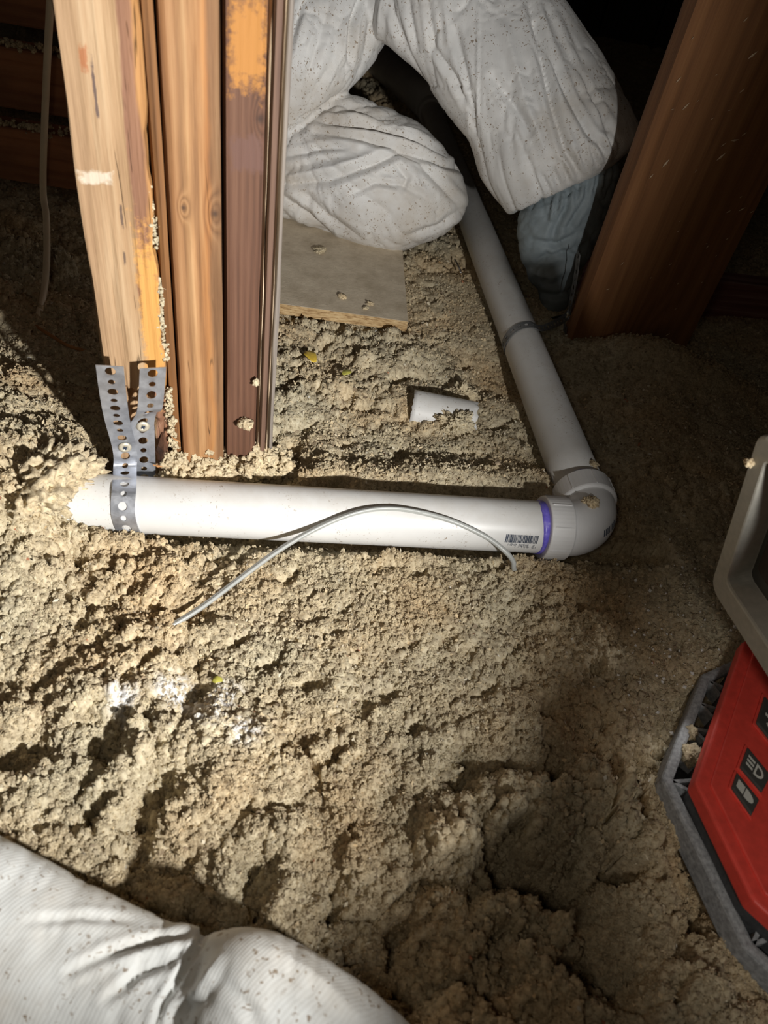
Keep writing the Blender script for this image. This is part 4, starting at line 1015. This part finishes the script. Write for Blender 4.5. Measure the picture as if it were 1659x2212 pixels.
c = lambda L_, R_, yl, yr, tk=0.8: (PY(*L_, yl), PY(*R_, yr), tk)
right_leg = [c((640, -330), (1010, -420), 1.50, 1.50, 0.9), c((735, -120), (1085, -250), 1.45, 1.45), c((800, 60), (1150, -90), 1.39, 1.40), c((860, 118), (1218, -8), 1.36, 1.38), c((912, 165), (1284, 90), 1.33, 1.35), c((960, 240), (1332, 172), 1.30, 1.32),
             c((1013, 305), (1368, 240), 1.27, 1.29), c((1038, 382), (1382, 284), 1.25, 1.27), c((1072, 434), (1368, 318), 1.24, 1.26), c((1098, 465), (1312, 368), 1.235, 1.25, 0.85), c((1122, 452), (1270, 372), 1.235, 1.25, 0.8)]
left_thigh = [c((640, -330), (960, -250), 1.50, 1.50, 0.9), c((560, -190), (870, -10), 1.45, 1.45), c((520, -90), (826, 104), 1.41, 1.40), c((470, -20), (770, 180), 1.37, 1.36), c((420, 60), (705, 236), 1.34, 1.33), c((380, 150), (640, 292), 1.32, 1.31), c((350, 230), (590, 340), 1.31, 1.31), c((340, 290), (540, 370), 1.32, 1.32)]
knee = [c((402, 340), (406, 400), 1.36, 1.32), c((430, 300), (440, 440), 1.38, 1.28), c((520, 268), (530, 455), 1.38, 1.27), c((600, 240), (612, 470), 1.38, 1.265), c((690, 222), (690, 494), 1.385, 1.26), c((752, 212), (772, 526), 1.39, 1.255), c((830, 235), (850, 541), 1.39, 1.255), c((900, 270), (920, 524), 1.385, 1.26), c((958, 325), (976, 494), 1.37, 1.275), c((992, 372), (1003, 462), 1.36, 1.30), c((1008, 410), (1011, 430), 1.34, 1.32)]
waist = [(np.array([-0.30, 1.56, z]), np.array([0.16, 1.56, z]), tk) for z, tk in ((0.42, 0.6), (0.55, 0.7), (0.70, 0.65), (0.84, 0.55))]
me = fuse([chord_loft(refine(right_leg, 3)), chord_loft(refine(left_thigh, 3)), chord_loft(refine(knee, 3)), chord_loft(waist)], 0.0031, 4)
folds = [([(1035, -20), (1032, 120), (1030, 300)], 0.0022, 3.0), ([(1142, -10), (1167, 101), (1193, 228), (1223, 329), (1254, 375)], -0.011, 9), ([(1157, 50), (1213, 177), (1269, 283), (1309, 329)], -0.009, 8), ([(1180, 20), (1240, 140), (1300, 240), (1325, 300)], -0.005, 7),
         ([(1066, 167), (1107, 223), (1142, 283)], -0.007, 9), ([(924, -10), (935, 101), (980, 167), (1015, 243)], -0.007, 7), ([(985, 60), (1015, 202), (1028, 283)], -0.005, 6), ([(874, 101), (849, 30), (840, -30)], -0.007, 7), ([(900, 110), (885, 20), (880, -20)], -0.005, 6),
         ([(958, 0), (968, 90), (1000, 180)], 0.004, 7), ([(1090, 60), (1130, 200), (1180, 330)], 0.005, 10), ([(1200, 40), (1250, 160), (1300, 270)], 0.005, 8),
         ([(757, 137), (762, 51), (778, -10)], -0.012, 6), ([(611, 304), (681, 253), (737, 202)], -0.004, 8), ([(651, 5), (631, 76), (622, 120)], -0.012, 7), ([(661, 177), (690, 90), (712, 5)], -0.006, 9), ([(700, 200), (740, 120), (745, 40)], 0.004, 8), ([(790, 120), (800, 50), (805, -10)], -0.006, 6), ([(815, 100), (822, 40), (826, -10)], 0.005, 6),
         ([(681, 283), (788, 299), (874, 324), (955, 354), (995, 364)], -0.010, 8), ([(692, 263), (813, 273), (904, 304), (965, 339)], -0.009, 7), ([(700, 250), (800, 252), (900, 285)], 0.005, 7), ([(740, 225), (830, 262), (900, 290)], -0.005, 7),
         ([(611, 400), (712, 390), (803, 354), (864, 329), (904, 349), (985, 435)], -0.009, 9), ([(606, 420), (666, 471), (712, 506)], -0.008, 8), ([(640, 405), (710, 470), (775, 512)], -0.006, 8), ([(884, 510), (950, 490), (995, 455)], -0.006, 7), ([(620, 380), (720, 360), (800, 335)], 0.006, 9), ([(760, 420), (810, 395), (870, 400), (900, 420)], -0.005, 6), ([(850, 350), (880, 385), (870, 410)], -0.006, 5), ([(890, 370), (905, 400), (930, 420)], 0.005, 6), ([(610, 340), (690, 320), (760, 316)], -0.006, 7)]
rs = np.random.RandomState(8)
for k in range(16):   # gathers at the elastic cuff
    t = k / 15; x = 1180 + 150 * t; y = 425 - 95 * t
    folds.append(([(x, y), (x - 14 - 8 * rs.rand(), y - 34 - 16 * rs.rand())], (-0.0045 if k % 2 else 0.003), 3.6))
def suit_flow(P):
    # wrinkles run down the thighs and fan out over the knee
    u, v = proj(P); isk = (v > 190 + np.maximum(0, (760 - u)) * 0.55) & (u < 1015) & (P[:, 1] < 1.5)
    ax = unit([0.55, -0.15, -0.80]); bx = unit([-0.55, -0.1, -0.8])
    right = sstep(790, 840, u)
    def fr(a):
        b = unit(np.cross(a, [0, 1, 0])); c_ = np.cross(a, b); return (P @ b), (P @ c_), (P @ a) * 0.22
    R_, L_ = fr(ax), fr(bx)
    ang = np.arctan2(v - 262, u - 640 + 1e-6) * 0.17; rad = np.hypot(v - 262, u - 640) / 1200 * 0.25
    out = []
    for k in range(3):
        q_ = np.where(right > 0.5, R_[k], L_[k] + 3.0); out.append(np.where(isk, (ang + 7, P[:, 1] * 0.3, rad)[k], q_))
    return out
wrinkle(me, folds, 0.0022, 0.0013, 15, 42, 50, suit_flow)
person = empty('person', (-0.07, 1.5, 0.0), 'person in dirt-speckled white coveralls kneeling astride the far end of the pipe', 'person')
cov = link('coverall', me, M['cover_white'], person)
trouser = [c((1125, 440), (1320, 320), 1.25, 1.265, 0.7), c((1119, 478), (1338, 368), 1.235, 1.255), c((1119, 520), (1324, 424), 1.225, 1.245), c((1128, 570), (1304, 486), 1.22, 1.235), c((1145, 610), (1280, 546), 1.21, 1.225), c((1163, 634), (1250, 590), 1.205, 1.215, 0.9), c((1168, 655), (1240, 622), 1.20, 1.21, 0.9), c((1165, 676), (1232, 650), 1.195, 1.205, 0.9), c((1172, 682), (1226, 668), 1.195, 1.205, 0.8)]
me = fuse([chord_loft(refine(trouser, 4))], 0.0035, 3)
folds = [([(1230, 440), (1205, 480), (1190, 520)], -0.006, 7), ([(1270, 420), (1240, 470), (1225, 500)], -0.005, 6), ([(1150, 520), (1200, 530), (1245, 505)], -0.007, 7), ([(1160, 560), (1215, 545), (1260, 560)], -0.005, 6), ([(1165, 632), (1200, 640), (1235, 628)], -0.006, 6), ([(1150, 590), (1190, 600), (1230, 580)], 0.004, 7)]
for k in range(12):
    x = 1195 + 11 * k; y = 430 - 7 * k; folds.append(([(x, y), (x - 6, y + 45)], -0.004 if k % 2 else 0.003, 4))
wrinkle(me, folds, 0.0022, 0.0011, 20, 60, 60)
link('trouser_leg', me, M['grey_cloth'], person)['label'] = 'slate grey trouser leg gathered at the ankle'
bt = [(G(1170, 690, 0.02), G(1228, 676, 0.02), 0.8), (G(1172, 700, -0.02), G(1232, 686, -0.02), 1.0), (G(1176, 704, -0.05), G(1236, 690, -0.05), 1.0)]
me = fuse([chord_loft(bt), chord_loft([(np.array([0.205, 1.235 + s, -0.045]), np.array([0.285, 1.25 + s, -0.045]), tk) for s, tk in ((-0.01, 0.6), (0.05, 0.7), (0.14, 0.6), (0.2, 0.4))])], 0.006, 4)
link('boot', me, M['boot'], person)
me.polygons.foreach_set('use_smooth', [True] * len(me.polygons))

# ------------------------------------------------------------------ photographer's bent leg, bottom left
d_ = lambda A_, B_, da, db, tk=0.55: (PD(*A_, da), PD(*B_, db), tk)
d_ = lambda A_, B_, da, db, tk=0.55: (PD(*A_, da * 1.14), PD(*B_, db * 1.10), tk)
lobe1 = [d_((-420, 1560), (-330, 2560), 0.44, 0.40), d_((-200, 1690), (-200, 2560), 0.43, 0.39), d_((-60, 1772), (-90, 2520), 0.42, 0.385), d_((60, 1830), (20, 2480), 0.415, 0.38), d_((180, 1898), (120, 2450), 0.41, 0.375), d_((290, 1955), (220, 2430), 0.405, 0.37), d_((380, 1990), (310, 2400), 0.40, 0.37), d_((432, 2006), (380, 2330), 0.395, 0.37, 0.45), d_((450, 2040), (420, 2250), 0.39, 0.37, 0.3)]
d_ = lambda A_, B_, da, db, tk=0.55: (PD(*A_, da * 1.17), PD(*B_, db * 1.14), tk)
lobe2 = [d_((420, 2085), (330, 2330), 0.375, 0.365, 0.35), d_((452, 2022), (340, 2430), 0.375, 0.36, 0.5), d_((500, 2008), (360, 2520), 0.372, 0.355), d_((570, 2010), (420, 2600), 0.37, 0.35), d_((650, 2042), (500, 2680), 0.37, 0.35), d_((750, 2100), (590, 2760), 0.37, 0.35), d_((870, 2205), (700, 2840), 0.37, 0.35), d_((1010, 2350), (840, 2960), 0.37, 0.35), d_((1100, 2480), (960, 3050), 0.37, 0.35)]
me = fuse([chord_loft(refine(lobe1, 3)), chord_loft(refine(lobe2, 3))], 0.0024, 2)
folds = [([(445, 2010), (400, 2090), (350, 2170), (330, 2230)], -0.006, 7), ([(150, 2100), (230, 2060), (330, 2030), (430, 2020)], -0.0035, 10), ([(230, 2160), (300, 2100), (390, 2070)], -0.004, 10), ([(60, 1990), (170, 1980), (290, 1990)], -0.002, 9), ([(250, 2080), (330, 2050), (420, 2030)], 0.003, 9),
         ([(480, 2120), (540, 2180), (560, 2230)], -0.0025, 14), ([(600, 2050), (700, 2120), (780, 2200)], 0.002, 16), ([(360, 2180), (430, 2140), (470, 2070)], 0.003, 12)]
wrinkle(me, folds, 0.0009, 0.0004, 24, 70, 70)
leg = link('person', me, M['cover_near']); tag(leg, 'second person: only a bent leg in white ribbed coverall, bottom left corner', 'person')

# ------------------------------------------------------------------ red and black work light
BASE = [G(1600, 2058, 0.0), G(1422, 1688, 0.0), G(1510, 1464, 0.0), G(1590, 1428, 0.0)]
b4, b3, b2, b1 = [np.array([p[0], p[1], 0]) for p in BASE]
ctr = np.array([0.445, 0.315, 0])
aD = unit(b4 - b3); bDr = unit(b2 - b3)
poly = [b4 + np.array([0.03, -0.022, 0]), b4, b3, b2, b1]
poly += [np.array([0.47, 0.49, 0]), np.array([0.545, 0.44, 0]), np.array([0.59, 0.33, 0]), np.array([0.56, 0.21, 0]), np.array([0.47, 0.155, 0])]
wl = empty('work_light', (ctr[0], ctr[1], 0.0), 'red and black battery work light standing at the right edge', 'work light')
def inset(pl_, d):
    out = []; n = len(pl_)
    for i in range(n):
        p, a, b = pl_[i], pl_[i - 1], pl_[(i + 1) % n]
        e1 = unit(p - a); e2 = unit(b - p)
        n1 = np.array([e1[1], -e1[0], 0]); n2 = np.array([e2[1], -e2[0], 0])
        if n1 @ (ctr - p) < 0: n1 = -n1
        if n2 @ (ctr - p) < 0: n2 = -n2
        m = n1 + n2; m = m / max(m @ n1, 0.3); out.append(p + m * d)
    return out
def ring_mesh(name, outer, inner, z0, z1, mat, parent, bev=0.002):
    n = len(outer); V = []
    for pl_, z in ((outer, z0), (outer, z1), (inner, z1), (inner, z0)): V += [(p[0], p[1], z) for p in pl_]
    Fq = []
    for k in range(4):
        for i in range(n): j = (i + 1) % n; k2 = (k + 1) % 4; Fq.append((k * n + i, k * n + j, k2 * n + j, k2 * n + i))
    o = mesh(name, V, Fq, mat, parent); bevel(o, bev, 2); return o
def prism(name, pl_, z0, z1, mat, parent, bev=0.002, z1b=None):
    n = len(pl_); V = [(p[0], p[1], z0) for p in pl_] + [(p[0], p[1], z1) for p in pl_]
    Fq = [tuple(reversed(range(n))), tuple(range(n, 2 * n))] + [(i, (i + 1) % n, n + (i + 1) % n, n + i) for i in range(n)]
    o = mesh(name, V, Fq, mat, parent)
    bm = bmesh.new(); bm.from_mesh(o.data); bmesh.ops.recalc_face_normals(bm, faces=bm.faces); bm.to_mesh(o.data); bm.free()
    bevel(o, bev, 3); return o
inner = inset(poly, 0.0098); wallp = inset(poly, 0.040)
ring_mesh('base_guard', poly, inner, -0.020, 0.008, M['dust_plastic'], wl, 0.003)
tray = prism('base_tray', inset(poly, 0.012), -0.018, -0.014, M['black_plastic'], wl, 0.0005)
def bar(p, q_, z0, z1, t, parent, mat):
    d = unit(q_ - p); s = np.array([-d[1], d[0], 0]) * t
    V = [(*(x + k * s)[:2], z) for x in (p, q_) for k in (-1, 1) for z in (z0, z1)]
    o = mesh('guard_rib', V, [(0, 1, 3, 2), (4, 6, 7, 5), (0, 4, 5, 1), (2, 3, 7, 6), (0, 2, 6, 4), (1, 5, 7, 3)], mat, parent); return o
n = len(poly)
for i in range(n):
    a, b = inner[i], inner[(i + 1) % n]; c1, c2 = wallp[i], wallp[(i + 1) % n]
    L_ = np.linalg.norm(b - a); m = max(1, int(round(L_ / 0.036)))
    for k in range(m):
        t0, t1, tm = k / m, (k + 1) / m, (k + 0.5) / m
        bar(a + (b - a) * t0, c1 + (c2 - c1) * tm, -0.010, 0.006, 0.0016, wl, M['dust_plastic'])
        bar(c1 + (c2 - c1) * tm, a + (b - a) * t1, -0.010, 0.006, 0.0016, wl, M['dust_plastic'])
ZP = 0.042
v_near = G(1627, 1945, ZP); v_mid = G(1502, 1688, ZP); v_far = G(1606, 1385, ZP)
body_poly = [np.array([p[0], p[1], 0]) for p in (v_near, v_mid, v_far)]
body_poly += [v_far * [1, 1, 0] + unit(b1 - b2) * 0.05, np.array([0.52, 0.42, 0]), np.array([0.55, 0.33, 0]), np.array([0.52, 0.235, 0]), np.array([0.44, 0.185, 0]), v_near * [1, 1, 0] + np.array([0.035, -0.028, 0])]
lowp = [p + unit(ctr - p) * 0.006 for p in body_poly]
prism('lower_body', lowp, -0.014, 0.026, M['black_plastic'], wl, 0.003)
prism('red_body', body_poly, 0.024, ZP, M['red_plastic'], wl, 0.003)
ip = inset(body_poly, 0.011); prism('control_panel', ip, ZP - 0.002, ZP + 0.0022, M['red_plastic'], wl, 0.0015)
# buttons with icons
def button(pts, icon):
    Z = ZP + 0.0022
    P = [G(x, y, Z) for (x, y) in pts]   # far-left, near-left, near-right, far-right
    c_ = sum(P) / 4
    rim = [c_ + (p - c_) * 1.13 for p in P]
    V = [p for p in rim] + [p + np.array([0, 0, 0.0022]) for p in rim]
    fr = mesh('button_rim', V, [(3, 2, 1, 0), (4, 5, 6, 7), (0, 1, 5, 4), (1, 2, 6, 5), (2, 3, 7, 6), (3, 0, 4, 7)], M['red_plastic'], wl); bevel(fr, 0.001, 2)
    V = [p for p in P] + [c_ + (p - c_) * 0.93 + np.array([0, 0, 0.0046]) for p in P]
    bt_ = mesh('button', V, [(3, 2, 1, 0), (4, 5, 6, 7), (0, 1, 5, 4), (1, 2, 6, 5), (2, 3, 7, 6), (3, 0, 4, 7)], M['button'], wl); bevel(bt_, 0.0012, 2)
    T = [c_ + (p - c_) * 0.93 + np.array([0, 0, 0.0050]) for p in P]
    def uv(u, v):  # u along the long edge, v across
        return (T[0] * (1 - u) + T[3] * u) * (1 - v) + (T[1] * (1 - u) + T[2] * u) * v if False else (T[0] * (1 - v) + T[1] * v) * (1 - u) + (T[3] * (1 - v) + T[2] * v) * u
    V = []; Fq = []
    def poly_(pp):
        b0 = len(V)
        for (u, v) in pp: V.append(uv(u, v))
        Fq.append(tuple(range(b0, b0 + len(pp))))
    def strip(o_, i_):
        for k in range(len(o_) - 1): poly_([o_[k], o_[k + 1], i_[k + 1], i_[k]])
    if icon == 'power':
        ts = np.linspace(0.9, 2 * math.pi - 0.9, 22)
        strip([(0.5 - 0.30 * math.cos(t), 0.5 + 0.30 * math.sin(t)) for t in ts], [(0.5 - 0.22 * math.cos(t), 0.5 + 0.22 * math.sin(t)) for t in ts])
        poly_([(0.18, 0.46), (0.52, 0.46), (0.52, 0.54), (0.18, 0.54)])
    elif icon == 'outline':
        for v in (0.26, 0.44, 0.62): poly_([(0.10, v), (0.40, v), (0.40, v + 0.09), (0.10, v + 0.09)])
        ts = np.linspace(-math.pi / 2, math.pi / 2, 12)
        o_ = [(0.46, 0.22)] + [(0.52 + 0.30 * math.cos(t), 0.49 + 0.27 * math.sin(t)) for t in ts] + [(0.46, 0.76), (0.46, 0.22)]
        i_ = [(0.53, 0.31)] + [(0.55 + 0.19 * math.cos(t), 0.49 + 0.17 * math.sin(t)) for t in ts] + [(0.53, 0.67), (0.53, 0.31)]
        strip(o_, i_)
    else:
        for k in range(4): v = 0.27 + 0.12 * k; poly_([(0.10, v), (0.42, v), (0.42, v + 0.10), (0.10, v + 0.10)])
        ts = np.linspace(-math.pi / 2, math.pi / 2, 12)
        poly_([(0.46, 0.26)] + [(0.52 + 0.34 * math.cos(t), 0.50 + 0.25 * math.sin(t)) for t in ts] + [(0.46, 0.75)])
    o = solidify(mesh('button_icon', V, Fq, M['icon']), 0.0003); o.parent = bt_
button([(1587, 1671), (1575, 1705), (1619, 1768), (1637, 1733)], 'solid')
button([(1610, 1616), (1593, 1661), (1642, 1718), (1662, 1680)], 'outline')
button([(1647, 1506), (1628, 1565), (1675, 1625), (1702, 1570)], 'power')
bar_p = [G(x, y, ZP + 0.001) for (x, y) in ((1615, 1595), (1660, 1650))]
# lamp head: an upright flood panel, its dark recessed lens towards the camera's left, on a bracket above the body
ZH = 0.11
H0 = G(1533, 1268, ZH); e2 = unit(G(1690, 1515, ZH) - H0)
za, zb = ZH, 0.5
for _ in range(40):
    zm = (za + zb) / 2; P_ = G(1640, 925, zm)
    if (P_ - H0) @ e2 < 0: za = zm
    else: zb = zm
H1 = G(1640, 925, zm); LA = np.linalg.norm(H1 - H0); e1 = unit(H1 - H0); LB = 0.19
nh = unit(np.cross(e1, e2)); nh = nh if nh @ (C0 - H0) > 0 else -nh
def rrect(x0, y0, x1, y1, r, k=5):
    out = []
    for (cx_, cy_, a0) in ((x1 - r, y1 - r, 0), (x0 + r, y1 - r, 90), (x0 + r, y0 + r, 180), (x1 - r, y0 + r, 270)):
        for t in np.linspace(a0, a0 + 90, k): out.append((cx_ + r * math.cos(math.radians(t)), cy_ + r * math.sin(math.radians(t))))
    return out
ro_ = rrect(0, 0, LB, LA, 0.014); ri_ = rrect(0.017, 0.030, LB - 0.017, LA - 0.017, 0.008); n = len(ro_)
hp = lambda p, d: H0 + e2 * p[0] + e1 * p[1] + nh * d
V = [hp(p, d) for pl_, d in ((ro_, -0.034), (ro_, 0.0), (ri_, 0.0), (ri_, -0.024)) for p in pl_]
Fq = []
for k in range(3):
    for i in range(n): j = (i + 1) % n; Fq.append((k * n + i, k * n + j, (k + 1) * n + j, (k + 1) * n + i))
Fq += [tuple(range(3 * n, 4 * n)), tuple(reversed(range(n)))]
hd = mesh('lamp_head', V, Fq, M['hood_plastic'], wl)
bm = bmesh.new(); bm.from_mesh(hd.data); bmesh.ops.recalc_face_normals(bm, faces=bm.faces); bm.to_mesh(hd.data); bm.free(); bevel(hd, 0.0022, 2)
li_ = rrect(0.024, 0.048, LB - 0.024, LA - 0.024, 0.006)
V = [hp(p, d) for d in (-0.0235, -0.0205) for p in li_]
ln = mesh('lens', V, [tuple(reversed(range(n))), tuple(range(n, 2 * n))] + [(i, (i + 1) % n, n + (i + 1) % n, n + i) for i in range(n)], M['lens'])
ln.parent = hd
V = [hp(p, d) for d in (-0.0245, -0.0225) for p in rrect(0.0165, 0.0295, LB - 0.0165, LA - 0.0165, 0.008)]
rf_ = mesh('recess', V, [tuple(reversed(range(n))), tuple(range(n, 2 * n))] + [(i, (i + 1) % n, n + (i + 1) % n, n + i) for i in range(n)], M['button'])
rf_.parent = hd
bp = np.array([0.46, 0.33, 0.03]); hq = hp((LB * 0.6, 0.004), -0.018)
tube('bracket', [bp + (hq - bp) * s_ for s_ in np.linspace(0, 1.02, 6)], 0.015, M['black_plastic'], wl, 16)
# crumbs caught in the guard and along the body
clump('insulation_crumb', G(1492, 1632, 0.006), 0.0085, 'pale crumb caught in the guard ribs, larger one', 11.0, 0.8)
clump('insulation_crumb', G(1494, 1583, 0.006), 0.0055, 'pale crumb caught in the guard ribs, smaller one', 12.0, 0.8)
clump('insulation_crumb', H0 + e1 * LA * 0.84 + e2 * 0.004 + nh * 0.002, 0.0035, 'yellowish crumb on the far rim of the lamp head', 13.0, 0.8)

# ------------------------------------------------------------------ scraps on the insulation
def leaf(px, py, ang, L_, W_, mat, label, cat='leaf'):
    p = G(px, py, 0.0); p[2] = zg(p[0], p[1]) + 0.007; d = np.array([math.cos(ang), math.sin(ang), 0]); e = np.array([-d[1], d[0], 0]); V = []; Fq = []
    N_ = 8
    for i in range(N_ + 1):
        s = i / N_; wv = W_ * math.sin(math.pi * min(max(s, 0.06), 0.94)) ** 0.6 * (1 + 0.12 * math.sin(7 * s))
        for k in (-1, 0, 1): V.append(p + d * L_ * (s - 0.5) + e * wv * k + np.array([0, 0, 0.0012 * abs(k) + 0.002 * math.sin(3 * s)]))
    for i in range(N_):
        for k in (0, 1): a = 3 * i + k; Fq.append((a, a + 1, a + 4, a + 3))
    o = solidify(mesh('dry_leaf' if cat == 'leaf' else 'paper_scrap', V, Fq, mat, None, True), 0.0004); return tag(o, label, cat)
leaf(668, 803, -1.0, 0.030, 0.0085, M['yellow'], 'bright yellow scrap lying right of the posts', 'scrap')
leaf(746, 836, 0.9, 0.016, 0.006, M['yellowgreen'], 'small yellow-green scrap right of the bright yellow one', 'scrap')
leaf(470, 1493, 0.3, 0.009, 0.0035, M['yellowgreen'], 'tiny lime green scrap on the insulation near the middle left', 'scrap')
leaf(1066, 1092 - 60, 0.3, 0.008, 0.004, M['edge_wood'], 'small pale chip lying behind the pipe near the elbow', 'scrap')
# glassy mineral chips sprinkled by the lamp
NG = 150
V = []; Fq = []
for k in range(NG):
    px, py = 1430 + rng.randn() * 80, 1385 + rng.randn() * 110
    p = G(px, py, 0.0); p[2] = zg(p[0], p[1]) + 0.003; r = 0.0008 + 0.0019 * rng.rand() ** 3.5
    A_ = rng.randn(3, 3); Qm, _ = np.linalg.qr(A_); b0 = len(V)
    for s_ in (1, -1):
        for i in range(3): V.append(p + Qm[:, i] * r * s_)
    for (a, b, c3) in ((0, 1, 2), (0, 2, 4), (0, 4, 5), (0, 5, 1), (3, 2, 1), (3, 4, 2), (3, 5, 4), (3, 1, 5)): Fq.append((b0 + a, b0 + b, b0 + c3))
gl = mesh('mineral_chips', V, Fq, M['glint']); tag(gl, 'tiny white glinting chips sprinkled on the insulation beside the work light', 'chips', kind='stuff')
